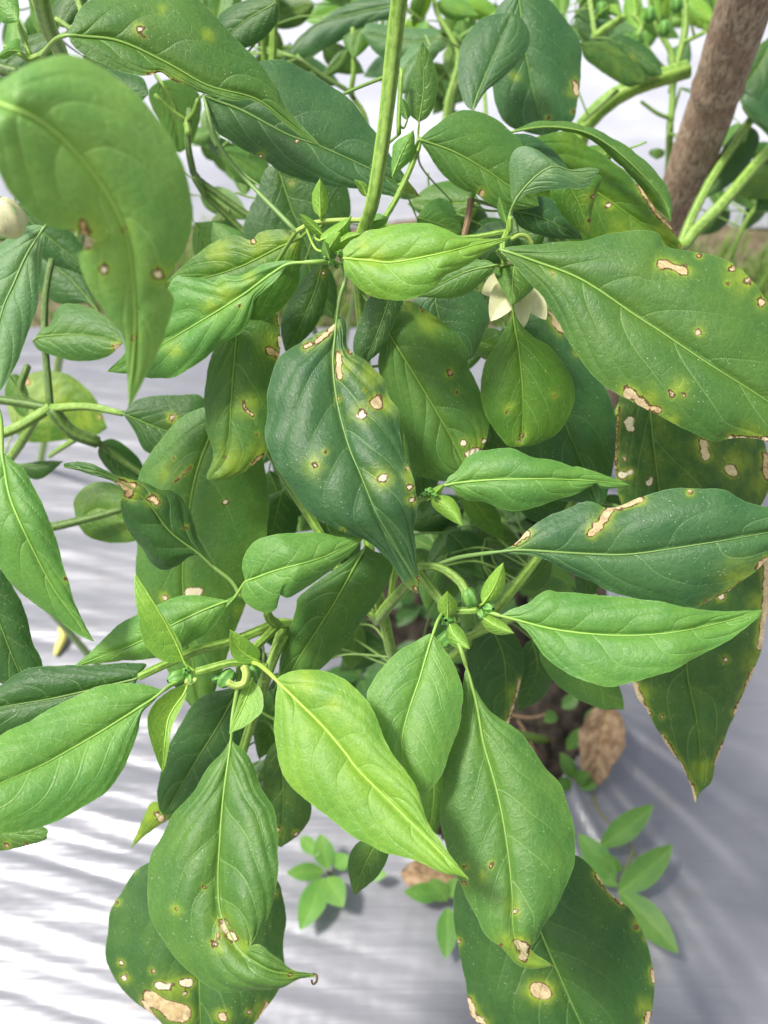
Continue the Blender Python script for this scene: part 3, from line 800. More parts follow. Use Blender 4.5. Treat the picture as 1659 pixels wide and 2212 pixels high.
leaf(main, 'B', [(1080, 1330), (1095, 1333), (1180, 1356), (1260, 1368), (1355, 1373), (1455, 1366), (1555, 1346), (1650, 1317)],
     [(1100, 1320), (1140, 1306), (1180, 1278), (1210, 1281), (1270, 1283), (1330, 1288), (1395, 1298), (1455, 1308), (1530, 1318), (1605, 1316)],
     [(1110, 1340), (1140, 1366), (1165, 1406), (1205, 1441), (1255, 1467), (1315, 1484), (1355, 1476), (1430, 1456), (1490, 1431), (1570, 1386), (1630, 1340)],
     (32.5, 31.3, 31.8), (.5, -.4), .07, pet=[(1035, 1322, 33), (1060, 1324, 32.7)], nv=6)
leaf(main, 'D', [(1505, 1215), (1490, 1300), (1484, 1400), (1488, 1470), (1505, 1556), (1512, 1641), (1503, 1735)],
     [(1590, 1190), (1656, 1206), (1654, 1306), (1640, 1416), (1612, 1491), (1580, 1556), (1566, 1601), (1547, 1646), (1537, 1689), (1515, 1713)],
     [(1420, 1240), (1378, 1320), (1362, 1420), (1370, 1486), (1400, 1541), (1430, 1591), (1465, 1646), (1490, 1690), (1497, 1715)], (39, 40, 41), (.6, .6), .05, ylw=.1,
     les=[(8, .35, [(1368, 1470), (1385, 1515), (1400, 1541)]), (6, .3, [(1430, 1591), (1468, 1650), (1494, 1700), (1503, 1735)]), (9, .35, [(1657, 1206), (1655, 1306), (1641, 1400)]), (7, .3, [(1632, 1440), (1610, 1495), (1590, 1540)]), (6, .4, [(1568, 1600), (1545, 1650)]), (9, .8, [(1558, 1288)]), (7, 1, [(1567, 1425)]), (4, 1, [(1430, 1547)])],
     hal=[(1520, 1660, 30), (1630, 1430, 30), (1390, 1500, 22), (1640, 1300, 28)], label='spotted drooping leaf with scorched yellow-brown margins at the right')
leaf(main, 'D', [(1400, 745), (1403, 820), (1406, 893), (1425, 1058), (1450, 1210)], [(1355, 790), (1335, 873), (1330, 953), (1331, 1040), (1370, 1150)], [(1490, 790), (1595, 860), (1652, 968), (1662, 1050), (1610, 1130), (1500, 1190)], (37.5, 38, 38.5), (.4, .6), ylw=.28,
     les=[(13, 1, [(1358, 912), (1358, 922)], .2), (9, 1, [(1342, 1027), (1360, 1022)]), (10, 1, [(1403, 1041)], .2), (5, .7, [(1350, 991)]), (11, .5, [(1516, 957), (1526, 985)]), (15, .5, [(1580, 1015)]), (9, .2, [(1653, 985), (1655, 1030)]), (3.5, .1, [(1337, 880), (1331, 950), (1331, 1015)]), (7, .9, [(1335, 1080)])],
     hal=[(1590, 1000, 40), (1520, 970, 30), (1645, 1050, 30)], label='mottled leaf with white spots below the largest leaf')
leaf(main, 'K', [(1120, 690), (1170, 790), (1220, 913), (1265, 1018), (1295, 1095)], [(1182, 668), (1240, 750), (1310, 845), (1334, 930), (1325, 1020), (1312, 1070)], [(1090, 800), (1095, 900), (1130, 1000), (1200, 1075)], (38.5, 40), (.3, .4), .06,
     les=[(9, .3, [(1187, 660), (1200, 695), (1213, 713)]), (5, .9, [(1246, 762)])])
leaf(main, 'B', [(958, 1049), (1000, 1042), (1080, 1036), (1200, 1035), (1300, 1040), (1361, 1048)],
     [(970, 1030), (985, 1020), (1010, 986), (1050, 970), (1100, 968), (1150, 985), (1200, 995), (1238, 1009), (1246, 1008), (1290, 1018), (1330, 1032)],
     [(975, 1055), (990, 1067), (1010, 1083), (1050, 1088), (1100, 1102), (1150, 1095), (1200, 1080), (1260, 1060), (1280, 1052), (1288, 1047), (1300, 1058), (1330, 1056)], (32.8, 32.2, 32.8), (.4, .4), .07, pet=[(925, 1072, 33.2), (942, 1056, 33)])
qleaf(main, 'Y', (932, 1072), (999, 1136), 42, (32.8, 32.4), bend=-.08, q=.6)
qleaf(main, 'Y', (925, 1080), (960, 1045), 20, (33, 32.5), q=.5)
for (x, y, rr, dd) in ((928, 1062, 9, 32.8), (940, 1070, 7, 32.6), (916, 1070, 7, 33)):
    bud(main, W(x, y, dd), (-.4, -.5, .5), rr * dd / F / 100)
# --- centre leaf
leaf(main, 'K', [(728, 688), (724, 718), (720, 790), (730, 873), (755, 968), (780, 1028), (812, 1105), (850, 1172), (888, 1240), (904, 1282)],
     [(715, 708), (675, 728), (630, 753), (595, 793), (580, 853), (577, 933), (590, 983), (618, 1033), (645, 1083), (690, 1128), (740, 1152), (790, 1177), (840, 1212), (880, 1262)],
     [(741, 684), (752, 708), (752, 738), (765, 765), (800, 785), (830, 815), (842, 850), (852, 872), (862, 890), (867, 950), (880, 1000), (890, 1050), (898, 1090), (900, 1140), (900, 1200), (908, 1250)],
     (33.6, 32.5, 31.9, 32.6), (.5, .4), .08, pet=[(737, 555, 33.4), (746, 600, 33.2), (735, 640, 33.2)], q=2.1, label='large spotted leaf hanging in the centre of the plant', nv=6,
     les=[(7, .35, [(722, 705), (705, 722), (685, 737)]), (6, .3, [(670, 745), (660, 748)]), (8, .35, [(732, 768), (731, 790), (735, 812)]), (6, .2, [(758, 760)]), (15, .2, [(813, 868)], .9), (13, 1, [(783, 898)], .6), (8, 1, [(680, 1004)], .9), (12, .85, [(825, 1034)], .9), (5, .1, [(730, 862)]), (8, .7, [(886, 1050)]), (8, .6, [(889, 1080)]), (5, .5, [(881, 1013)]), (8, .1, [(898, 1272)]), (5, .1, [(905, 1250)]), (4, .1, [(702, 977)]), (3, .3, [(790, 842)]), (3, .1, [(740, 1146)])],
     hal=[(800, 810, 34), (835, 870, 34), (750, 790, 24), (885, 1030, 20), (680, 1004, 26), (826, 1030, 32), (780, 890, 26), (890, 1270, 20)])
# --- lower middle
leaf(main, 'M', [(790, 1180), (760, 1235), (720, 1306), (635, 1441), (588, 1536)], [(845, 1212), (838, 1256), (820, 1291), (795, 1326), (750, 1388), (720, 1418), (690, 1445), (640, 1490)],
     [(750, 1211), (700, 1245), (650, 1286), (640, 1316), (620, 1376), (607, 1416), (599, 1456), (590, 1496)], (34.5, 36.5), (.4, .2), pet=[(830, 1260, 38), (806, 1200, 35.5)])
leaf(main, 'B', [(530, 1256), (560, 1245), (600, 1231), (700, 1203), (787, 1159)], [(522, 1225), (530, 1196), (555, 1168), (600, 1153), (650, 1150), (700, 1152), (738, 1159)],
     [(520, 1279), (530, 1302), (550, 1317), (580, 1322), (597, 1313), (600, 1292), (606, 1287), (620, 1294), (645, 1282), (690, 1251), (740, 1211), (772, 1180)], (32.5, 31.8, 32.8), (.5, .5), .06, pet=[(500, 1300, 33.4), (512, 1284, 33)], q=.8)
leaf(main, 'D', [(460, 1224), (425, 1193), (370, 1151), (335, 1106), (310, 1075), (262, 1042), (205, 1018), (137, 1008)],
     [(445, 1212), (420, 1202), (385, 1222), (355, 1229), (330, 1216), (310, 1191), (288, 1156), (270, 1121), (264, 1085), (272, 1062), (250, 1047), (205, 1030)],
     [(460, 1213), (432, 1171), (412, 1126), (398, 1090), (378, 1066), (342, 1060), (318, 1045), (298, 1038), (260, 1028), (220, 1010), (170, 1000)],
     (33.5, 32.8, 31.5, 31.8), (.6, .6), .10, pet=[(520, 1290, 33.6), (500, 1256, 33.6)], q=2.2, label='small wrinkled leaf with a dead brown patch at its bend',
     les=[(13, .1, [(268, 1048), (285, 1052), (282, 1065)]), (7, .1, [(255, 1047)]), (9, .15, [(325, 1078), (335, 1082)]), (3, .3, [(402, 1140)])], hal=[(290, 1060, 25)])
leaf(main, 'B', [(492, 1298), (440, 1318), (370, 1351), (280, 1396), (156, 1442)], [(470, 1293), (430, 1286), (390, 1288), (350, 1303), (295, 1326), (240, 1361), (200, 1401)],
     [(480, 1322), (450, 1361), (400, 1396), (350, 1418), (275, 1427), (210, 1433)], (33.4, 32.8, 33.4), (.4, .4), pet=[(522, 1282, 33.8), (508, 1290, 33.5)])
qleaf(main, 'B', (508, 1290), (488, 1312), 14, (33, 32.6), q=.4)
leaf(main, 'Y', [(397, 1428), (375, 1378), (343, 1320), (291, 1238)], [(370, 1432), (343, 1424), (320, 1402), (307, 1376), (297, 1326), (290, 1271)], [(388, 1388), (363, 1343), (326, 1295)], (31.6, 31, 31), (-.3, -.15), .02, pet=[(420, 1450, 31.8), (404, 1438, 31.7)], q=.8)
leaf(main, 'Y', [(404, 1482), (396, 1500), (366, 1546), (357, 1596), (351, 1668)], [(370, 1489), (332, 1521), (317, 1556), (325, 1598), (340, 1643)], [(401, 1506), (386, 1541), (371, 1571), (366, 1608), (358, 1652)], (31.4, 30.6, 30.8), (-.5, -.3), .02, pet=[(412, 1460, 31.6), (408, 1472, 31.4)], q=.8)
leaf(main, 'B', [(352, 1492), (320, 1516), (250, 1561), (175, 1606), (90, 1653), (0, 1692), (-70, 1720)],
     [(320, 1480), (280, 1477), (225, 1480), (175, 1496), (125, 1521), (75, 1551), (0, 1586), (-55, 1640)],
     [(325, 1522), (308, 1540), (300, 1576), (285, 1621), (270, 1660), (240, 1704), (200, 1731), (150, 1760), (100, 1782), (50, 1794), (0, 1798), (-50, 1780)], (30.8, 28.6, 28.2), (.5, -.3), .07, pet=[(405, 1462, 31.6), (372, 1478, 31.2)], nv=6, label='bright young leaf reaching to the lower left photo edge')
leaf(main, 'D', [(300, 1462), (270, 1473), (125, 1507), (0, 1528), (-70, 1545)], [(315, 1432), (225, 1434), (150, 1438), (75, 1441), (40, 1451), (0, 1481), (-50, 1520)], [(270, 1500), (150, 1560), (50, 1600), (-40, 1600)], (32, 31.8), (.3, .3), .08, auto=False)
qleaf(main, 'Y', (560, 1428), (497, 1360), 52, (31.8, 31), bend=-.14, asym=.05, e=(-.3, -.3), q=.5)
leaf(main, 'Y', [(545, 1468), (535, 1500), (518, 1540), (495, 1584)], [(525, 1486), (510, 1526), (500, 1561)], [(564, 1490), (568, 1530), (550, 1553), (520, 1574)], (31.6, 31), (-.2, -.2), .03, q=.7, pet=[(540, 1440, 31.8), (545, 1455, 31.7)])
leaf(main, 'Y', [(596, 1468), (650, 1521), (700, 1571), (750, 1631), (770, 1659), (830, 1720), (905, 1794), (975, 1864), (1013, 1900)],
     [(610, 1458), (650, 1448), (690, 1446), (725, 1456), (760, 1481), (790, 1512), (816, 1552), (832, 1598), (852, 1635), (877, 1662), (906, 1710), (926, 1775), (950, 1815), (990, 1872)],
     [(600, 1488), (596, 1531), (592, 1581), (600, 1636), (615, 1679), (640, 1714), (675, 1740), (700, 1756), (730, 1780), (770, 1810), (800, 1825), (830, 1842), (880, 1855), (930, 1877), (975, 1893)],
     (30.2, 28.2, 27.2, 27.2), (.4, .1), .07, pet=[(540, 1430, 31.8), (560, 1436, 31.4), (580, 1452, 30.6)], label='bright pale leaf at the lower centre pointing to the lower right', nv=6, hal=[(720, 1520, 20), (660, 1470, 30)])
leaf(main, 'B', [(935, 1370), (920, 1420), (905, 1471), (880, 1545), (868, 1610), (884, 1680), (911, 1723)],
     [(925, 1370), (890, 1388), (858, 1408), (830, 1438), (803, 1478), (795, 1508), (812, 1570), (840, 1650), (880, 1705)],
     [(950, 1388), (980, 1431), (997, 1476), (998, 1531), (992, 1576), (975, 1618), (962, 1656), (942, 1690)], (32, 30.6, 30.2), (.4, .2), .06, pet=[(960, 1320, 33.2), (947, 1338, 32.4)], nv=6)
leaf(main, 'M', [(1008, 1442), (1030, 1521), (1045, 1606), (1065, 1674), (1085, 1759), (1100, 1859), (1107, 1939), (1110, 2015), (1135, 2065), (1196, 2087)],
     [(1003, 1458), (996, 1531), (976, 1606), (962, 1646), (955, 1689), (955, 1784), (970, 1849), (1000, 1924), (1030, 1974), (1050, 2014), (1080, 2045), (1115, 2080), (1150, 2095)],
     [(1020, 1476), (1045, 1516), (1080, 1552), (1130, 1592), (1175, 1651), (1210, 1689), (1230, 1739), (1243, 1799), (1241, 1859), (1221, 1909), (1200, 1959), (1180, 1996), (1158, 2034), (1142, 2042), (1152, 2056), (1178, 2075)],
     (32.5, 31, 30, 30.4), (.4, .4), .06, pet=[(978, 1330, 33.2), (985, 1370, 32.8), (998, 1410, 32.4)], label='long dark leaf with a brown bitten spot near its yellow tip', nv=6,
     les=[(12, .45, [(1120, 2037), (1136, 2048), (1130, 2064)], .9), (7, 1, [(1113, 1969)]), (4, .2, [(1062, 1865), (1059, 1872)]), (4.5, .2, [(1004, 1872)]), (5, .3, [(1003, 1908)]), (4, .2, [(1082, 2043)]), (3.5, 0, [(1193, 2086)])], hal=[(1150, 2075, 40), (1100, 2040, 30), (1110, 1955, 18), (1040, 1890, 16)])
leaf(main, 'D', [(1105, 1835), (1135, 1925), (1170, 2017), (1205, 2099), (1240, 2179), (1255, 2212), (1300, 2320)],
     [(1180, 1825), (1245, 1846), (1280, 1874), (1310, 1919), (1355, 1959), (1380, 1999), (1395, 2039), (1410, 2099), (1410, 2159), (1402, 2206), (1370, 2270)],
     [(1030, 1850), (990, 1899), (982, 1969), (990, 2039), (1002, 2109), (1010, 2169), (1030, 2212), (1130, 2290)], (39.5, 38.5, 38.5), (.6, .6), .08, label='large dark leaf at the bottom edge with yellow margins', nv=6,
     les=[(19, .25, [(1160, 2140), (1175, 2142)], .9), (5.5, .3, [(1288, 1889), (1310, 1917), (1345, 1952)]), (6, .6, [(1375, 2003)]), (5, .2, [(1409, 2095), (1411, 2120)]), (9, .3, [(1400, 2190), (1398, 2215)]), (8, .4, [(1013, 2162), (1025, 2195), (1045, 2208)]), (6, .2, [(990, 2033)]), (4, .2, [(1396, 2025)])],
     hal=[(1380, 1990, 18), (1395, 2180, 24), (1020, 2190, 22)])
leaf(main, 'M', [(500, 1590), (492, 1659), (482, 1734), (475, 1824), (470, 1899), (472, 1960), (485, 1998), (510, 2044), (552, 2080), (605, 2102), (683, 2105)],
     [(490, 1611), (450, 1664), (415, 1719), (360, 1779), (325, 1829), (311, 1879), (315, 1939), (335, 1999), (365, 2049), (410, 2099), (450, 2134), (500, 2147), (550, 2147), (600, 2139), (645, 2119)],
     [(506, 1606), (530, 1626), (551, 1659), (565, 1709), (590, 1744), (596, 1789), (596, 1859), (592, 1929), (580, 1979), (563, 2018), (538, 2045), (560, 2040), (595, 2065), (625, 2092), (660, 2102)],
     (31.4, 29.4, 28.6, 28.6, 29), (.4, -.1), .09, pet=[(515, 1436, 32.3), (512, 1490, 32), (502, 1550, 31.4)], q=1.9, label='dark leaf at the lower left with its tip twisted sideways', nv=6,
     les=[(10, .5, [(478, 1992), (488, 2012), (505, 2028)], .8), (6, 0, [(472, 2022)]), (9, .6, [(464, 2038)]), (4, .2, [(440, 1915)]), (3.5, .3, [(380, 1964)], .9), (5, .0, [(557, 2035)]), (5, .1, [(627, 2105)]), (4, .1, [(680, 2106)])], hal=[(520, 2040, 24), (380, 1964, 14), (470, 2050, 16)])
stem(main, [(676, 2104), (684, 2108), (684, 2120), (676, 2126), (673, 2117)], (30, 30.1), (.45, .35), PSTEM, 'curled_tip', n=14)
leaf(main, 'D', [(450, 1835), (440, 1920), (432, 2010), (430, 2100), (435, 2300)],
     [(360, 1840), (310, 1866), (282, 1889), (262, 1924), (236, 1974), (233, 2009), (228, 2069), (240, 2099), (262, 2134), (285, 2164), (320, 2190), (345, 2212), (380, 2270)],
     [(540, 1850), (595, 1899), (611, 1939), (621, 1989), (613, 2049), (614, 2105), (595, 2149), (566, 2189), (540, 2214), (500, 2270)], (40.5, 39.5, 39.5), (.8, .8), .08, label='dark leaf at the bottom left with a large scorched brown patch', nv=6, ylw=.06,
     les=[(22, .2, [(330, 2160), (355, 2178), (395, 2190)], .6), (10, .9, [(343, 2130), (365, 2130)]), (10, 1, [(392, 2124), (410, 2122)]), (8, .9, [(400, 2144)]), (8, 1, [(270, 2111)]), (6, 1, [(262, 2081)]), (5, .9, [(330, 2098)]), (12, .5, [(480, 2195)]), (8, .4, [(578, 2172), (562, 2200)]), (5, .8, [(593, 1930)]), (6, .7, [(537, 2187)]), (4, .4, [(290, 1877)]), (4, .4, [(253, 1950)]), (7, .4, [(310, 2165), (335, 2205)])],
     hal=[(370, 2140, 40), (565, 2185, 26)])
leaf(main, 'D', [(520, 1480), (470, 1570), (420, 1650), (355, 1762)], [(430, 1510), (370, 1600), (342, 1690), (343, 1740)], [(545, 1560), (505, 1680), (430, 1745)], (38, 39))
leaf(main, 'O', [(395, 1725), (340, 1765), (283, 1832)], [(360, 1735), (328, 1733), (305, 1775)], [(375, 1762), (330, 1792)], (41, 42), les=[(9, .4, [(340, 1760), (348, 1770)])], hal=[(330, 1760, 40), (300, 1805, 30)])
leaf(main, 'D', [(600, 1590), (612, 1700), (608, 1830)], [(640, 1650), (668, 1720), (672, 1762), (650, 1800)], [(572, 1650), (572, 1780), (590, 1822)], (39, 40), les=[(7, .7, [(640, 1801)]), (6, .6, [(601, 1792)])], hal=[(600, 1800, 20)], ylw=.15)
qleaf(main, 'M', (830, 1800), (764, 1935), 78, (36, 37), bend=.05, q=.6)
leaf(main, 'O', [(940, 1640), (936, 1740), (920, 1840)], [(920, 1680), (905, 1750)], [(955, 1680), (957, 1750), (940, 1810)], (42, 43), auto=False)
# --- behind, left of centre
leaf(main, 'M', [(462, 890), (452, 943), (430, 1003), (410, 1093), (395, 1256), (415, 1430), (446, 1598)],
     [(440, 880), (400, 895), (360, 935), (325, 980), (301, 1035), (295, 1110), (297, 1191), (294, 1240), (302, 1310), (340, 1400), (390, 1490), (425, 1545)],
     [(500, 900), (555, 955), (578, 1040), (580, 1120), (562, 1220), (525, 1320), (490, 1420), (462, 1510), (452, 1560)], (38.5, 39.5, 41), (.6, .6), .05, nv=6,
     les=[(3.5, .7, [(375, 990)]), (8, 1, [(488, 1085)], .1), (14, .8, [(412, 1278), (428, 1280)], .2), (7, .6, [(355, 1291)]), (2.5, .2, [(378, 1040), (412, 1008)]), (6, .3, [(446, 1590)])], hal=[(360, 1020, 24), (520, 1320, 18), (445, 1570, 22)])
leaf(main, 'M', [(522, 688), (512, 723), (500, 863), (490, 978), (449, 1037)], [(490, 710), (460, 763), (445, 823), (440, 873), (445, 923), (464, 983), (446, 1025)],
     [(560, 690), (598, 675), (607, 728), (602, 773), (592, 820), (590, 900), (582, 968), (551, 1003), (520, 1026), (480, 1038)], (36, 36.8, 37.2), (.5, .4), .05, q=1.2,
     les=[(6, .9, [(602, 685), (604, 700)]), (6, .8, [(603, 730), (607, 748)]), (9, .15, [(580, 755), (605, 770)]), (4, .3, [(525, 868), (530, 885), (545, 896)]), (3, .3, [(555, 938)]), (5, .1, [(545, 1002), (566, 985)]), (3, .3, [(485, 988)])],
     hal=[(535, 870, 30), (500, 1000, 45), (560, 980, 30), (590, 740, 30)])
# --- behind the top right
leaf(main, 'M', [(905, 301), (980, 328), (1055, 370), (1100, 402), (1165, 445)], [(915, 292), (940, 272), (980, 246), (1020, 241), (1070, 260), (1105, 285), (1130, 317), (1155, 390)],
     [(915, 318), (930, 340), (955, 375), (995, 410), (1030, 420), (1060, 441), (1110, 455)], (35, 35.8, 36.5), (.4, .4), .06, les=[(7, .1, [(1040, 418)])])
leaf(main, 'K', [(1060, 300), (1130, 320), (1230, 370)], [(1115, 289), (1155, 295), (1190, 320), (1220, 352)], [(1100, 340), (1180, 380)], (38, 39))
leaf(main, 'G', [(1110, 440), (1118, 425), (1140, 398), (1170, 371), (1200, 359), (1240, 368), (1296, 366)], [(1104, 425), (1100, 365), (1107, 330), (1130, 315), (1160, 322), (1190, 344), (1203, 355), (1232, 365), (1268, 361)],
     [(1122, 432), (1138, 420), (1180, 412), (1230, 407), (1265, 405), (1283, 385)], (34.6, 33.8, 34, 34.4), (.3, .2), .03, pet=[(1098, 478, 35), (1103, 458, 34.9)], q=.7, label='small grey-green folded leaf standing above the largest leaf')
leaf(main, 'O', [(1225, 395), (1250, 440), (1274, 512)], [(1190, 412), (1210, 460), (1245, 495)], [(1297, 378), (1290, 420), (1280, 455)], (35.6, 36.4), les=[(5, .2, [(1281, 425)]), (4, .2, [(1272, 476)])], hal=[(1275, 430, 22), (1270, 490, 20)], auto=False)
qleaf(main, 'B', (1095, 485), (1078, 425), 24, (35, 34.6), q=.4)
leaf(main, 'K', [(1105, 455), (1170, 470), (1260, 517)], [(1115, 425), (1165, 425), (1205, 438), (1240, 480)], [(1125, 490), (1190, 515)], (36.8, 37.4))
leaf(main, 'M', [(1100, 286), (1180, 274), (1255, 283), (1310, 310), (1370, 360), (1430, 425), (1450, 478)], [(1140, 268), (1180, 262), (1255, 268), (1310, 290), (1375, 337), (1428, 385), (1456, 440)], [(1180, 280), (1255, 292), (1300, 316), (1345, 360), (1385, 410), (1418, 450)], (37.5, 38.5), (.3, .9), .03, hal=[(1400, 430, 14)])
leaf(main, 'O', [(1140, 300), (1230, 370), (1340, 450), (1478, 548)], [(1220, 285), (1275, 318), (1330, 352), (1382, 400), (1420, 462), (1462, 505)], [(1120, 380), (1180, 480), (1280, 545), (1400, 560)], (39, 41), (.3, .6), ylw=.15, q=1.4,
     les=[(5, .1, [(1378, 398), (1420, 465), (1466, 508)]), (8, .6, [(1315, 443)]), (8, .4, [(1476, 532)])], hal=[(1440, 500, 40), (1315, 440, 20), (1340, 520, 50)])
leaf(main, 'M', [(905, 265), (915, 190), (912, 88)], [(884, 245), (880, 210), (895, 145)], [(930, 245), (946, 182), (935, 130)], (37, 36), (.2, .2), .04, q=.6)
leaf(main, 'B', [(848, 380), (868, 330), (893, 280)], [(846, 350), (850, 310), (880, 290)], [(870, 362), (895, 335), (897, 300)], (35.5, 35), q=.7, ylw=.2)
qleaf(main, 'B', (880, 260), (868, 210), 22, (36, 35.6), q=.4)
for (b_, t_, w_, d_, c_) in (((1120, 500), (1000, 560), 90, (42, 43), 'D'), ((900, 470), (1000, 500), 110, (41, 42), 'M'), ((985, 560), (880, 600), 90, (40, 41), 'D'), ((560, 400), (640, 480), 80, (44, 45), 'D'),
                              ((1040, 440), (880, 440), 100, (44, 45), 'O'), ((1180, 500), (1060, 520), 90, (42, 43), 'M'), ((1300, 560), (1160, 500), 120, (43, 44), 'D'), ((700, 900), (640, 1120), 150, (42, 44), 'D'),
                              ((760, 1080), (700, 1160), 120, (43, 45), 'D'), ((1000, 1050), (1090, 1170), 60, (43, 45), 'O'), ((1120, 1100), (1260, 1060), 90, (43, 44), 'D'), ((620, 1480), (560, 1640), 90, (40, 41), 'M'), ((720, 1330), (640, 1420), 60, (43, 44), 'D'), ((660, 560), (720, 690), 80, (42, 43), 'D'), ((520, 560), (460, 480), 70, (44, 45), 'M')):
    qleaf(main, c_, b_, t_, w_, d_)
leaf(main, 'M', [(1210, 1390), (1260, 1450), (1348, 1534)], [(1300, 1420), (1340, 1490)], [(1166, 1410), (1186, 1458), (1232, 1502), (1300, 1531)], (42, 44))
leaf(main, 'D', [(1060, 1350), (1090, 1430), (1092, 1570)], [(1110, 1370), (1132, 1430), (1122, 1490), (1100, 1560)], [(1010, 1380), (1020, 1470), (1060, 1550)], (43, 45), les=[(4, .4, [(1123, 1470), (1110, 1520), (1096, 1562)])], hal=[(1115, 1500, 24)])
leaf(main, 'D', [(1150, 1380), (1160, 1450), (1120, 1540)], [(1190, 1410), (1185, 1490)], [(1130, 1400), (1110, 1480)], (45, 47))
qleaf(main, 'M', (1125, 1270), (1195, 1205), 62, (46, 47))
# --- the plant's own lower leaves, deep in the shade
def fill(plant, n, box, dep, lpx, tints, seed):
    r = random.Random(seed)
    for i in range(n):
        d0 = r.uniform(*dep); x, y = r.uniform(box[0], box[2]), r.uniform(box[1], box[3])
        L = r.uniform(*lpx); a = r.uniform(.2, 2.9)
        ex = min(max(x + L * math.cos(a), box[0] - 20), box[2] + 20); ey = min(y + L * math.sin(a), box[3] + 30)
        if abs(ex - x) + abs(ey - y) < 60: ey = y + 70
        qleaf(plant, r.choice(tints), (x, y), (ex, ey), L * r.uniform(.42, .6), (d0, d0 + r.uniform(-1, 2)), r.uniform(-.08, .08), r.uniform(-.06, .06), e=(r.uniform(-.2, .8), r.uniform(-.2, .8)), fine=6, ylw=r.choice([0, 0, .1]))
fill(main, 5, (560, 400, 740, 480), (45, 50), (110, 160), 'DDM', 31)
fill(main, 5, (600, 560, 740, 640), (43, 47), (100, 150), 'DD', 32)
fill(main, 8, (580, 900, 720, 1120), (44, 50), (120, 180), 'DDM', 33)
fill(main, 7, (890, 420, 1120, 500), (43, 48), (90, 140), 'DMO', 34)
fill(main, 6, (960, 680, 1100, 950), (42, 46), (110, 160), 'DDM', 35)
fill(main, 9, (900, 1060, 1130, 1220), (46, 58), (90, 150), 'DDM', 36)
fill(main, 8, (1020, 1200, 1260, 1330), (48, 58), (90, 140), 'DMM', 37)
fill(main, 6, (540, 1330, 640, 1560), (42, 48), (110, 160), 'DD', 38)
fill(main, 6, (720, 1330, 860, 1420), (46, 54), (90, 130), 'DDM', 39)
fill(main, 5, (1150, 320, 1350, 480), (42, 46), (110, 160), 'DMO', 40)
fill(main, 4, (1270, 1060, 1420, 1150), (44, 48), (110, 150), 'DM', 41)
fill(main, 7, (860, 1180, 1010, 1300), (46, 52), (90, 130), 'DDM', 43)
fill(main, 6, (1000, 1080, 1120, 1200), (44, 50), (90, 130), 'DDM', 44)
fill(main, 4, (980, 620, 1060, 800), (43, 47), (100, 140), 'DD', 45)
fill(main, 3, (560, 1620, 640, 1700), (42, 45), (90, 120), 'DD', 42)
for (b_, t_, w_, d_) in (((860, 800), (885, 1080), 130, (40, 41)), ((905, 960), (915, 1110), 80, (41, 42)), ((700, 1120), (760, 1250), 110, (41, 43)), ((610, 1060), (570, 1220), 100, (43, 44)), ((1040, 860), (1075, 1000), 90, (42, 43)), ((830, 690), (850, 800), 60, (40, 40))):
    qleaf(main, 'D', b_, t_, w_, d_)
# --- buds and hooks of the lower clusters
for (x, y, rr, dd, ax) in ((386, 1463, 17, 31.6, (-.6, -.4, .2)), (412, 1468, 11, 31.2, (.2, -.6, .3)), (404, 1450, 9, 31.4, (0, -.3, .8)), (490, 1464, 17, 31.8, (-.5, -.5, -.3)), (545, 1450, 15, 31.8, (.3, -.5, -.5)), (470, 1462, 10, 31.9, (-.7, -.4, 0)),
                           (967, 1340, 13, 33, (-.2, -.4, .6)), (964, 1380, 16, 34, (-.5, -.4, -.4)), (1055, 1314, 11, 32.8, (.4, -.4, .5)), (1040, 1326, 9, 32.7, (.1, -.7, .2)), (1014, 1290, 17, 33.1, (.3, -.5, -.7))):
    bud(main, W(x, y, dd), ax, rr * dd / F / 100)
stem(main, [(527, 1440), (532, 1456), (526, 1476), (508, 1481), (492, 1473)], (31.2, 31), (1.5, 1.3), PEDM, 'flower_stalk', n=22)
stem(main, [(402, 1470), (412, 1476), (424, 1466)], (31, 31.1), (1.0, .8), PEDM, 'flower_stalk', n=12)
qleaf(main, 'Y', (1042, 1305), (1087, 1215), 42, (32.8, 32.2), bend=.06, q=.6)
qleaf(main, 'Y', (1038, 1330), (1111, 1368), 34, (32.6, 32.2), bend=.05, q=.6)
qleaf(main, 'Y', (967, 1334), (966, 1277), 44, (32.8, 32.3), q=.6)
qleaf(main, 'Y', (970, 1346), (1015, 1402), 40, (32.8, 32.3), bend=.1, q=.6)
# cream flower: petals hang from a calyx hidden behind the small leaf
fc = W(1112, 606, 35.6)
fl = bud(main, fc, (0, -.3, .8), .0042, .8, name='flower')
fl['label'] = 'cream white pepper flower hanging face down'
for (x, y, dd, w_) in ((1040, 634, 35.6, .0105), (1060, 694, 35.0, .0115), (1090, 668, 36.4, .011), (1131, 709, 35.2, .0095), (1180, 691, 35.6, .010), (1150, 652, 37, .011), (1056, 608, 37, .009)):
    tp = W(x, y, dd)
    wleaf(fl, 'W', fc + (tp - fc) * .12, tp, -FWD + np.array([0, 0, .2]), w_, .06, .16, (.45, .8), 14, 5, PETAL, .25, 3, 'petal', 0)
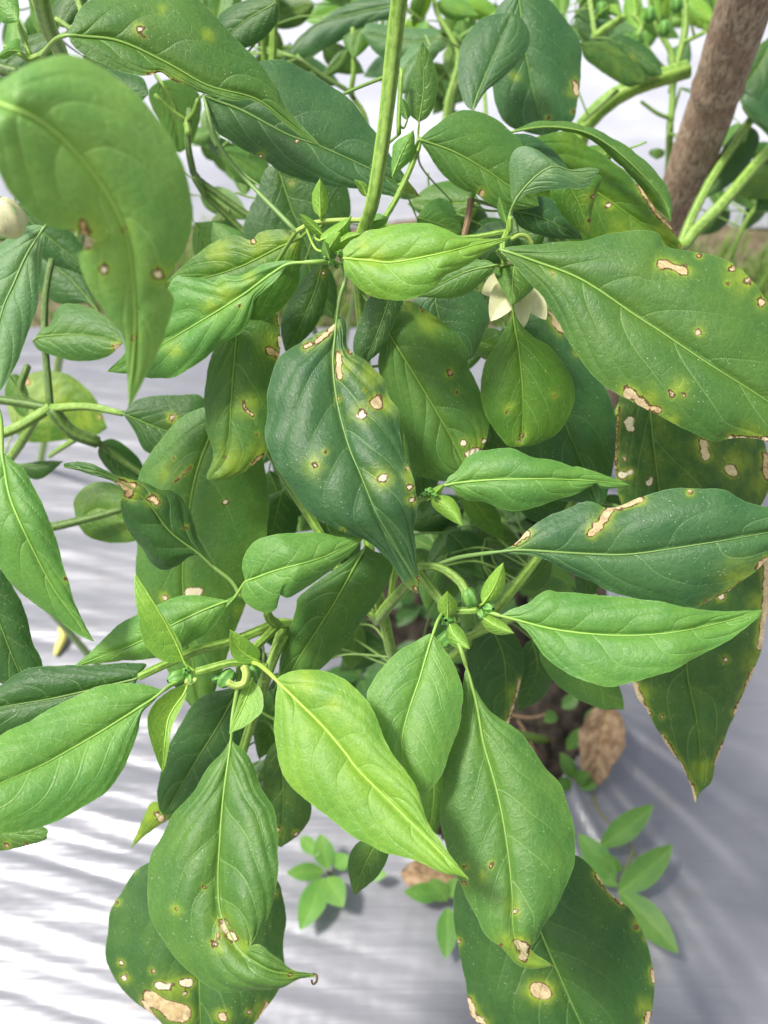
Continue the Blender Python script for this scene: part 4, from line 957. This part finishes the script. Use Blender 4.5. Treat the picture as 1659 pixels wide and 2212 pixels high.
# ---------------------------------------------------------------- the neighbouring plants
# left edge
gl = (-.27, .43, -.005)
stem(lefty, [(112, 560), (98, 640), (97, 740), (108, 880)], (43, 43), (1.5, 1.8), DSTEM)
stem(lefty, [(108, 880), (70, 905), (15, 933), (-60, 950)], (43, 43), (2.6, 2.2))
stem(lefty, [(-60, 858), (30, 868), (110, 882)], (43.5, 43), (2.1, 2.3), DSTEM)
stem(lefty, [(110, 882), (190, 878), (265, 893)], (43, 42), (2.2, 1.4))
stem(lefty, [(112, 884), (150, 930), (212, 956)], (43, 44), (3.4, 3.0), DSTEM)
stem(lefty, [(212, 956), (250, 985), (330, 1040), (420, 1100)], (44, 46), (1.6, 1.2), DSTEM)
stem(lefty, [(85, 890), (50, 950), (15, 1000), (-60, 1100)], (43.4, 50), (2.2, 3.4), ground=gl)
stem(lefty, [(170, 945), (130, 970), (108, 985)], (46, 50), (1.6, 1.4))
stem(lefty, [(60, 790), (45, 850), (100, 885)], (43, 43.4), (1.7, 1.8), DSTEM)
stem(lefty, [(60, 1140), (115, 1138), (210, 1115), (270, 1098)], (46, 46), (2.4, 1.8), DSTEM)
stem(lefty, [(-40, 1000), (10, 1080), (60, 1140)], (45, 46), (2.2, 2.3), DSTEM)
leaf(lefty, 'G', [(98, 488), (60, 545), (30, 610), (0, 690), (-25, 872)], [(95, 520), (90, 555), (85, 638), (68, 698), (38, 778), (10, 830)], [(60, 490), (-20, 540), (-80, 640), (-90, 760)], (30.5, 30), (.3, .3), label='grey-green leaf cut by the left photo edge')
leaf(lefty, 'B', [(4, 975), (15, 1050), (33, 1106), (77, 1201), (128, 1291), (203, 1385)], [(30, 995), (55, 1018), (86, 1073), (102, 1106), (126, 1171), (143, 1251), (171, 1322)], [(-30, 1040), (-40, 1130), (0, 1228), (46, 1288), (100, 1328), (165, 1363)], (30.5, 30, 31), (.4, .4), .06, pet=[(-20, 850, 33), (0, 900, 31.5)], q=1.2, les=[(4, .2, [(143, 1251)])])
leaf(lefty, 'D', [(-70, 1225), (-20, 1300), (42, 1455), (82, 1520)], [(0, 1230), (35, 1280), (55, 1320), (72, 1388), (92, 1440)], [(-80, 1330), (-30, 1450)], (35, 36), (.3, .3))
leaf(lefty, 'M', [(72, 735), (92, 726), (175, 723), (267, 740)], [(88, 712), (106, 700), (126, 662), (160, 655), (210, 673), (250, 704)], [(80, 752), (100, 762), (150, 778), (205, 778), (242, 764)], (41, 40.5), les=[(9, .1, [(252, 750)])])
leaf(lefty, 'D', [(265, 893), (350, 928), (450, 958)], [(300, 860), (375, 855), (440, 860)], [(290, 933), (322, 980), (400, 990)], (41.5, 42), les=[(8, .7, [(371, 903)], 1)], hal=[(371, 903, 14)])
leaf(lefty, 'D', [(210, 670), (150, 600), (90, 552)], [(180, 585), (130, 545)], [(190, 655), (120, 655), (85, 610)], (47, 47))
leaf(lefty, 'M', [(165, 1130), (220, 1100), (300, 1150)], [(160, 1080), (200, 1042), (260, 1050), (295, 1090)], [(190, 1160), (240, 1172), (290, 1170)], (47, 47), ylw=.2)
leaf(lefty, 'D', [(10, 1000), (70, 1006), (137, 996)], [(50, 1000), (100, 995)], [(60, 1030), (90, 1034), (120, 1012)], (47, 47))
leaf(lefty, 'O', [(30, 930), (100, 890), (170, 870), (232, 925)], [(15, 860), (60, 812), (110, 800), (160, 815), (205, 860)], [(60, 955), (130, 952), (200, 942)], (57, 58), (.2, .2), .01, q=1.2, ylw=.6, hal=[(110, 850, 50), (180, 905, 40)], les=[(9, .1, [(40, 830), (60, 825)], .9), (5, .1, [(215, 900)])], label='yellow leaf hanging behind the thin forked stems')
leaf(lefty, 'D', [(215, 955), (240, 985), (300, 1060)], [(250, 950), (300, 990), (320, 1040)], [(215, 990), (260, 1040)], (45, 46))
leaf(lefty, 'O', [(20, 810), (40, 850), (60, 900)], [(40, 810), (62, 850)], [(10, 850), (40, 895)], (50, 50))
leaf(lefty, 'M', [(-60, 1770), (20, 1800), (101, 1806)], [(-20, 1770), (60, 1780), (100, 1790)], [(-20, 1830), (5, 1838), (60, 1826), (98, 1814)], (33, 33), les=[(6, .2, [(15, 1826)]), (5, .8, [(57, 1825)])], auto=False)
lb = W(14, 468, 29)
ob = bud(lefty, lb, (.3, -.25, -.85), .0052, 1.25, 6, PETAL); ob['label'] = 'closed cream flower bud with a green calyx at the left edge'
for k in range(5):
    a = k * 1.256
    wleaf(ob, 'M', W(8 + 6 * math.cos(a), 440 + 4 * math.sin(a), 29), W(8 + 26 * math.cos(a), 462 + 12 * math.sin(a), 28.6), -FWD, .003, .1, n=8, h=3, name='sepal', ribw=0)
stem(lefty, [(-60, 420), (-20, 415), (6, 440)], (29.5, 29), (.9, 1.1), n=8)

# directly behind
gm = (-.06, .83, -.005)
stem(backm, [(410, 235), (405, 300), (412, 350), (424, 384), (470, 420), (540, 470), (640, 540)], (45, 47), (1.6, 2.2), DSTEM)
stem(backm, [(420, 384), (432, 410), (480, 455), (540, 515), (640, 620)], (45.5, 48), (1.7, 2.4), DSTEM, ground=gm)
stem(backm, [(335, 205), (365, 235), (402, 262)], (44, 45), (1.0, 1.3))
stem(backm, [(428, 215), (420, 240), (402, 262)], (44, 45), (1.1, 1.3))
stem(backm, [(350, 180), (372, 215), (384, 245)], (44, 45), (.7, .9))
stem(backm, [(402, 258), (408, 290)], (45, 45), (1.7, 1.7), n=6)
stem(backm, [(595, -20), (592, 60), (588, 150)], (50, 52), (2.2, 2.3))
stem(backm, [(568, 60), (572, 140), (590, 260)], (51, 54), (1.6, 2.0))
stem(backm, [(645, 125), (700, 165), (750, 195), (765, 215)], (55, 56), (1.3, 1.5), DSTEM)
stem(backm, [(762, 60), (764, 150), (760, 205), (790, 260), (800, 400)], (55, 58), (1.5, 1.9))
stem(backm, [(800, 400), (790, 500)], (58, 64), (1.9, 2.3), ground=gm)
stem(backm, [(835, -30), (825, 60)], (56, 56), (1.2, 1.2))
stem(backm, [(930, -40), (945, 30), (975, 80), (990, 130), (965, 230), (960, 330)], (62, 62, 63), (1.6, 2.4))
stem(backm, [(880, 20), (930, 60), (985, 85)], (62, 63), (1.6, 1.6), DSTEM)
stem(backm, [(985, 180), (975, 260), (985, 340)], (60, 62), (1.8, 2.2), DSTEM)
stem(backm, [(1045, 180), (1050, 260)], (58, 58), (1.2, 1.3))
leaf(backm, 'M', [(342, 175), (370, 230), (390, 330)], [(395, 170), (435, 215), (420, 300)], [(320, 200), (340, 260), (365, 320)], (50, 52), ylw=.1)
leaf(backm, 'D', [(598, 5), (575, 18), (540, 38), (500, 70), (475, 110)], [(602, 25), (596, 52), (570, 82), (540, 101), (500, 115)], [(570, -8), (520, 5), (470, 35)], (42, 43))
leaf(backm, 'K', [(880, 10), (820, 18), (700, 45), (650, 80), (607, 132)], [(850, 40), (810, 48), (752, 80), (700, 108), (646, 128)], [(830, -10), (760, 5), (700, 38), (650, 75)], (54, 56))
leaf(backm, 'O', [(790, 45), (770, 80), (764, 126)], [(805, 60), (800, 95), (775, 120)], [(750, 70), (740, 90), (757, 118)], (55, 55))
leaf(backm, 'G', [(955, 80), (890, 90), (780, 70)], [(940, 60), (860, 60), (800, 50)], [(960, 105), (900, 130), (820, 120)], (52, 52))
leaf(backm, 'G', [(930, 100), (885, 140), (860, 200)], [(950, 110), (900, 170), (880, 200)], [(890, 100), (855, 150)], (50, 50))
leaf(backm, 'M', [(470, 326), (520, 350), (582, 392)], [(500, 315), (550, 325), (578, 350)], [(480, 345), (500, 375), (530, 395), (560, 400)], (56, 57))
leaf(backm, 'O', [(520, 380), (525, 400), (528, 422)], [(545, 385), (540, 410)], [(505, 385), (515, 410)], (57, 57))
leaf(backm, 'K', [(1022, 241), (1030, 210), (1065, 125), (1100, 42), (1106, 26)], [(1005, 225), (995, 200), (987, 140), (1000, 90), (1030, 46), (1064, 30)], [(1050, 200), (1095, 160), (1134, 115), (1146, 80), (1128, 42)], (41, 41.5), (.4, .4), q=.8, pet=[(1040, 300, 44), (1026, 262, 41.6)])
leaf(backm, 'K', [(1120, -20), (1135, 110), (1155, 210), (1166, 260), (1172, 295)], [(1185, 0), (1215, 35), (1246, 75), (1257, 120), (1255, 170), (1245, 225), (1235, 262), (1205, 285)], [(1070, 20), (1055, 100), (1066, 200), (1080, 250), (1110, 278)], (44, 45), (.5, .5), q=1.1,
     les=[(7, .4, [(1240, 180), (1245, 200)]), (4, .3, [(1184, 254)]), (4, .4, [(1240, 240)])], hal=[(1235, 195, 16), (1112, 165, 14)])
r_ = random.Random(4)
def scatter(plant, n, box, dep, lpx, tints, seed, hang=1.0):
    """leaves of a neighbour seen only as blur: spread through the plant's own depth"""
    r = random.Random(seed)
    for i in range(n):
        d0 = r.uniform(*dep); x, y = r.uniform(box[0], box[2]), r.uniform(box[1], box[3])
        L = r.uniform(*lpx) ; a = r.uniform(-2.6, .0) if r.random() > hang else r.uniform(.1, 3.0)
        qleaf(plant, r.choice(tints), (x, y), (x + L * math.cos(a), y + L * math.sin(a)), L * r.uniform(.36, .56), (d0, d0 + r.uniform(-2, 3)), r.uniform(-.1, .1), r.uniform(-.06, .06), e=(r.uniform(-.4, 1), r.uniform(-.4, 1)), fine=6, ylw=r.choice([0, 0, .15, .3]))
scatter(backm, 15, (860, -60, 1010, 120), (60, 72), (60, 120), 'BBYM', 3)
scatter(backm, 5, (640, -70, 830, 10), (58, 72), (80, 140), 'BMD', 5)
scatter(backm, 9, (860, 110, 990, 260), (62, 70), (60, 110), 'MDK', 6)
scatter(backm, 7, (420, -60, 560, 60), (55, 66), (90, 140), 'DMB', 7)
scatter(backm, 3, (1160, -60, 1260, 10), (60, 72), (90, 140), 'MBK', 8)

scatter(backm, 6, (400, 60, 560, 160), (55, 64), (80, 120), 'MDB', 25)
scatter(backm, 7, (430, 130, 620, 300), (56, 64), (80, 120), 'MDD', 28)
scatter(backm, 6, (600, 60, 760, 150), (60, 66), (80, 120), 'MDK', 29)
scatter(backm, 4, (430, 200, 500, 320), (60, 68), (70, 100), 'DM', 51)
scatter(backm, 6, (1000, -60, 1080, 60), (64, 72), (70, 110), 'BM', 52)
# behind the stake
gr_ = (.27, .93, -.005)
stem(backr, [(1485, 150), (1405, 175), (1335, 205), (1270, 262), (1248, 320), (1235, 480), (1240, 700)], (60, 60, 62, 68), (6.2, 5.6), ground=gr_, n=60)
stem(backr, [(1260, 262), (1290, 235), (1335, 195)], (58, 58), (1.0, 1.0), DSTEM)
stem(backr, [(1270, -30), (1280, 40), (1285, 80)], (62, 62), (1.8, 1.8))
stem(backr, [(1282, 82), (1310, 60), (1350, 36)], (62, 61), (2.6, 2.8))
stem(backr, [(1365, 30), (1385, 55), (1378, 78)], (61, 61), (1.3, 1.5))
stem(backr, [(1400, -20), (1420, 60), (1450, 120), (1452, 210), (1448, 262)], (66, 67), (1.9, 2.6))
stem(backr, [(1478, -30), (1480, 60), (1462, 140), (1450, 200)], (66, 67), (2.6, 2.8))
stem(backr, [(1480, 90), (1520, 70), (1545, 50)], (66, 66), (1.6, 1.5))
stem(backr, [(1380, 75), (1420, 130), (1440, 150)], (65, 66), (.9, 1.0))
stem(backr, [(1385, 220), (1420, 245), (1446, 255)], (66, 67), (1.3, 1.6))
stem(backr, [(1448, 262), (1440, 400), (1400, 600)], (67, 75), (2.6, 3.4), ground=gr_)
leaf(backr, 'D', [(1252, 92), (1330, 125), (1392, 178)], [(1290, 88), (1335, 106), (1386, 150)], [(1260, 120), (1282, 142), (1330, 175), (1358, 188)], (56, 57), ylw=.2)
leaf(backr, 'D', [(1310, 82), (1370, 110), (1432, 162)], [(1350, 75), (1400, 105), (1425, 135)], [(1330, 105), (1390, 160)], (58, 58), les=[(6, .1, [(1362, 130)])])
leaf(backr, 'G', [(1230, 60), (1300, 80), (1390, 70)], [(1260, 30), (1330, 40)], [(1260, 95), (1330, 105)], (64, 64))
leaf(backr, 'Y', [(1545, 45), (1525, 30), (1490, 0)], [(1535, 15), (1510, -5)], [(1530, 50), (1498, 38), (1485, 15)], (62, 62))
qleaf(backr, 'Y', (1320, 10), (1340, 34), 24, (60, 60))
qleaf(backr, 'M', (1420, 320), (1418, 345), 36, (70, 70))
qleaf(backr, 'G', (1450, 150), (1490, 90), 50, (68, 69))
scatter(backr, 20, (1280, -70, 1540, 30), (66, 82), (60, 110), 'BYMM', 13)
for i in range(7):
    x = 1290 + i * 37; stem(backr, [(x, -20 - i % 3 * 15), (x + 14, 30), (x + 30 * (i % 2) - 5, 60 + 10 * (i % 3))], (64, 66), (.8, 1.0), n=10)
for (x, y) in ((1378, 82), (1352, 90), (1462, 8), (1405, 30), (1435, 60), (1300, 20)):
    bud(backr, W(x, y, 63), (.1, -.3, -.8), .0042)

scatter(backr, 6, (1130, -60, 1290, 60), (62, 74), (80, 130), 'MBK', 14)
scatter(backm, 5, (560, 40, 640, 140), (58, 66), (80, 120), 'MDB', 15)
scatter(backm, 5, (1000, 60, 1070, 160), (64, 70), (70, 110), 'MBD', 16)
# right of the stake
g3 = (.37, .62, -.005)
stem(right, [(1760, 215), (1659, 325), (1560, 440), (1480, 528), (1450, 640)], (58, 56, 58), (3.4, 4.4), ground=g3)
stem(right, [(1680, 180), (1600, 290), (1530, 400), (1478, 510), (1455, 600)], (59, 58), (2.6, 3.0))
stem(right, [(1659, 420), (1610, 480), (1580, 560)], (66, 68), (1.6, 1.8))
stem(right, [(1470, 190), (1450, 260), (1440, 300)], (67, 67), (1.0, 1.0))
leaf(right, 'D', [(1680, 60), (1640, 140), (1600, 190)], [(1720, 120), (1680, 230), (1640, 260)], [(1620, 120), (1600, 160)], (58, 58))
leaf(right, 'K', [(1700, 130), (1640, 170), (1600, 215), (1640, 270), (1700, 330)], [(1720, 200), (1690, 250), (1700, 290)], [(1610, 200), (1602, 230), (1620, 258), (1650, 285)], (58, 58))
leaf(right, 'D', [(1620, 270), (1580, 340), (1520, 430)], [(1640, 300), (1610, 370), (1560, 410)], [(1600, 270), (1550, 340), (1518, 400)], (60, 60))
leaf(right, 'M', [(1760, 340), (1680, 380), (1595, 415)], [(1680, 420), (1640, 430), (1610, 428)], [(1700, 340), (1640, 360), (1605, 390)], (63, 63), ylw=.3)
leaf(right, 'D', [(1700, 400), (1660, 430), (1630, 455)], [(1690, 440), (1650, 455)], [(1670, 400), (1640, 425)], (64, 64))

scatter(right, 6, (1560, 180, 1680, 420), (66, 74), (90, 140), 'DMK', 17)
scatter(right, 5, (1480, 330, 1620, 460), (66, 72), (80, 120), 'DDM', 27)
# top left corner
g4 = (-.4, .7, -.005)
stem(backl, [(80, -60), (88, 0), (105, 60), (132, 118), (160, 230), (190, 400)], (31, 33, 40, 52), (3.2, 3.6), ground=g4, n=60)
stem(backl, [(38, 45), (50, 80), (65, 120)], (38, 38), (.9, 1.2))
stem(backl, [(10, 100), (45, 118), (66, 130)], (38, 38), (1.0, 1.3))
stem(backl, [(66, 128), (90, 118), (106, 105)], (38, 38), (1.3, 1.3))
stem(backl, [(-40, 130), (10, 152), (60, 160)], (38, 38), (2.8, 2.4), DSTEM)
stem(backl, [(160, -20), (175, 20), (180, 60)], (42, 42), (1.3, 1.4))
stem(backl, [(120, 40), (150, 60), (190, 90)], (43, 43), (1.1, 1.2))
leaf(backl, 'B', [(40, 45), (25, 25), (-10, -15)], [(42, 20), (30, -15)], [(25, 50), (0, 45)], (37, 37))
leaf(backl, 'B', [(45, 112), (20, 110), (-10, 124)], [(40, 82), (20, 92), (5, 108)], [(30, 116), (10, 128)], (37.5, 37))
leaf(backl, 'D', [(180, -20), (150, 15), (128, 55)], [(190, 15), (165, 45), (140, 60)], [(140, -20), (115, 10), (112, 40)], (44, 44), ylw=.2)
leaf(backl, 'O', [(110, 30), (85, 10), (60, -30)], [(100, 0), (80, -25)], [(95, 35), (65, 15)], (46, 46), ylw=.3)
leaf(backl, 'D', [(130, 75), (70, 95), (0, 150)], [(110, 70), (50, 80), (0, 120)], [(130, 100), (80, 150), (30, 165)], (46, 46))
leaf(backl, 'D', [(200, 190), (240, 195), (320, 205)], [(230, 150), (300, 165), (318, 188)], [(230, 230), (290, 230)], (42, 42))
leaf(backl, 'D', [(30, 440), (90, 500), (200, 590)], [(90, 440), (170, 520)], [(40, 500), (110, 570)], (46, 47))
leaf(backl, 'M', [(420, 480), (440, 520), (455, 580)], [(500, 480), (510, 530)], [(415, 510), (420, 550)], (47, 48), auto=True)

scatter(backl, 8, (-20, -60, 190, 60), (50, 62), (80, 130), 'MBD', 18)
scatter(backl, 6, (-20, 120, 260, 200), (48, 56), (90, 140), 'DDM', 19)
scatter(backl, 4, (0, 420, 140, 560), (48, 54), (100, 140), 'DD', 20)
scatter(backl, 3, (420, 420, 500, 520), (50, 55), (90, 120), 'DM', 22)
# ---------------------------------------------------------------- bamboo stake
def stake():
    A_ = W(1672, -160, 45.5); B_ = W(1452, 478, 66)
    dirv = (B_ - A_) / np.linalg.norm(B_ - A_)
    low = np.array([.235, .69, -.03])
    P = cr(np.array([A_, W(1612, 0, 50.0), W(1540, 222, 57), B_, low]), 160)
    dist = np.concatenate([[0], np.cumsum(np.linalg.norm(np.diff(P, axis=0), axis=1))])
    r = np.interp(np.linspace(0, 1, 160), [0, .35, .62, 1], [.0158, .0152, .0128, .010])
    rg = random.Random(3)
    for k in (.11, .255, .40, .53):
        r = r + .0011 * np.exp(-((dist - k) / .004) ** 2) - .0004 * np.exp(-((dist - k - .009) / .004) ** 2)
    r = r * (1 + .012 * fnoise(dist * 60, rg))
    o = tube('bamboo_stake', P, r, BAMBOO, None, 40, .012, 2)
    tag(o, 'weathered brown bamboo stake leaning in the top right corner', 'stake')
stake()

# ---------------------------------------------------------------- weeds, fallen leaves and litter on the film
def weed(label, root, leaves, stems=(), tint='B', group='small weeds on the film'):
    rt = G(*root)
    t = thing('weed', label, 'weed', tuple(rt), group)
    for (bx, by, bz, tx, ty, tz, w_) in leaves:
        b, tp = G(bx, by, bz), G(tx, ty, tz)
        wleaf(t, tint, b, tp, (0, -.35, 1), w_, .06, .06, (.85, .95), 24, 6, None, .35, 4, 'leaf', .7)
    for pts in stems:
        P = cr(np.array([G(*p) for p in pts]), 16)
        tube('stem', P, np.linspace(.0013, .0009, 16), WSTEM, t, 7, .05, 3)
    return t
WSTEM = stem_material('weed_stem', (0.16, 0.13, 0.06), (0.2, 0.24, 0.08), .6)
weed('small weed with five bright leaves on the bare film below the lower left leaf', (715, 1885, 0),
     [(708, 1878, .02, 692, 1800, .035, .017), (700, 1882, .02, 618, 1885, .03, .014), (700, 1895, .02, 648, 2010, .025, .021), (706, 1895, .02, 742, 1960, .03, .02), (722, 1872, .02, 752, 1846, .03, .015), (650, 1808, .02, 690, 1850, .03, .012), (790, 1890, .02, 836, 1888, .025, .01)],
     [[(715, 1890, 0), (705, 1880, .02)], [(715, 1888, .005), (728, 1865, .02)], [(740, 1875, .005), (790, 1888, .02)]])
weed('small weed with a hanging bright leaf beside the dry leaf on the film', (965, 1945, 0),
     [(968, 1960, .02, 962, 2072, .02, .017), (955, 1930, .02, 872, 1926, .03, .015), (965, 1945, .02, 928, 1898, .035, .015), (972, 1940, .02, 985, 1895, .03, .013)],
     [[(968, 1950, 0), (966, 1944, .02)]])
weed('branched weed with dry brown stem and long leaves right of the planting hole', (1280, 1735, 0),
     [(1296, 1830, .02, 1412, 1738, .045, .020), (1335, 1930, .02, 1454, 1824, .045, .022), (1338, 1925, .02, 1466, 2060, .03, .024), (1330, 1905, .02, 1248, 1800, .03, .02), (1335, 1915, .02, 1240, 1850, .02, .014), (1345, 1880, .02, 1290, 1850, .03, .012)],
     [[(1275, 1700, 0), (1295, 1755, .012), (1340, 1800, .015), (1368, 1840, .015), (1385, 1870, .012)], [(1368, 1840, .015), (1345, 1890, .02), (1336, 1925, .02)]])
weed('tuft of tiny weeds growing out of the planting hole soil', (1240, 1660, -.01),
     [(1240, 1680, .01, 1210, 1625, .03, .013), (1240, 1685, .01, 1275, 1670, .03, .012), (1235, 1690, .01, 1195, 1700, .02, .012), (1250, 1690, .01, 1290, 1700, .02, .012), (1225, 1620, .01, 1260, 1570, .03, .012), (1215, 1530, .02, 1250, 1500, .03, .013), (1200, 1540, .02, 1175, 1560, .03, .012), (1280, 1530, .02, 1268, 1590, .02, .012)],
     [[(1240, 1700, -.01), (1240, 1682, .012)]], 'M')
r_ = random.Random(17)
for k, (x, y, lab) in enumerate(((960, 1180, 'low green weed in the shade right of the centre leaf tip'), (1070, 1250, 'low green weed in the shade above the small bright shoot'), (1000, 1330, 'low weed in the dark gap below the curved fruit stalk'), (930, 1420, 'low weed in the dark gap left of the long dark leaf'), (1090, 1130, 'low weed in the shade under the bright narrow leaf'), (780, 1460, 'low weed in the dark gap right of the lower pale leaf'), (1030, 1120, 'low weed in the shade between the narrow bright leaf and the dark right leaf'), (920, 1290, 'low weed in the shade just under the centre leaf tip'), (1130, 1290, 'low weed in the shade above the bright leaf pointing right'))):
    lv = []
    for i in range(11):
        a = r_.uniform(0, 6.28); l = r_.uniform(40, 90); q_ = r_.uniform(0, 26)
        bx, by = x + q_ * math.cos(a), y + q_ * math.sin(a)
        z = r_.uniform(.02, .09)
        lv.append((bx, by, z, bx + l * math.cos(a), by + l * math.sin(a) * .8, z + r_.uniform(-.01, .02), r_.uniform(.011, .021)))
    weed(lab, (x, y, -.01), lv, [[(x, y, -.01), (x + 4, y - 5, .05)]], r_.choice('MDD'), 'low weeds in the planting hole')

def dry_leaf(label, b, tp, w_, up, arch, z0, z1, grp='dry fallen leaves'):
    B_, T_ = G(*b, z0), G(*tp, z1)
    rt = thing('fallen_leaf', label, 'dead leaf', tuple(G(*b, 0)), grp)
    wleaf(rt, 'O', B_, T_, up, w_, arch, .35, (.5, .7), 40, 14, DRY, 5.0, 5, 'leaf', .8, color=(.3, .18, .09))
dry_leaf('curled brown dead leaf lying against the right rim of the planting hole', (1315, 1525), (1278, 1705), .036, (-.3, -.6, .7), .10, .035, .006)
dry_leaf('crumpled tan dead leaf on the film behind the tip of the pale leaf', (985, 1900), (865, 1885), .034, (0, -.3, 1), .14, .008, .012)
dry_leaf('tan dead leaf scrap in the shade at the right of the soil', (1180, 1330), (1120, 1200), .03, (0, -.4, 1), .1, .02, .03)
# yellow fallen petal on the grey film
pt = thing('fallen_petal', 'small curled yellow petal lying on the grey film at the left', 'petal', tuple(G(127, 1385)))
P = cr(np.array([G(130, 1354, .004), G(136, 1375, .007), G(128, 1395, .006), G(120, 1415, .004)]), 24)
tube('petal', P, .0042 * np.sin(np.linspace(.25, 2.8, 24)) ** .6, PETY, pt, 10, .12, 2)
# bits of straw and root in the planting hole
for pts, c_, lab in (([(1105, 1545), (1150, 1550), (1192, 1538)], .0013, 'pale straw lying across the dark soil below the tan-edged hidden leaf'),
                     ([(1118, 1556), (1140, 1590), (1160, 1640)], .0012, 'thin brown twig pointing down across the dark soil beside the dead leaf')):
    P = cr(np.array([G(x, y, .006 + .006 * k) for k, (x, y) in enumerate(pts)]), 14)
    tag(tube('straw', P, np.linspace(c_, c_ * .6, 14), PSTEM, None, 6, .05, 3), lab, 'straw')
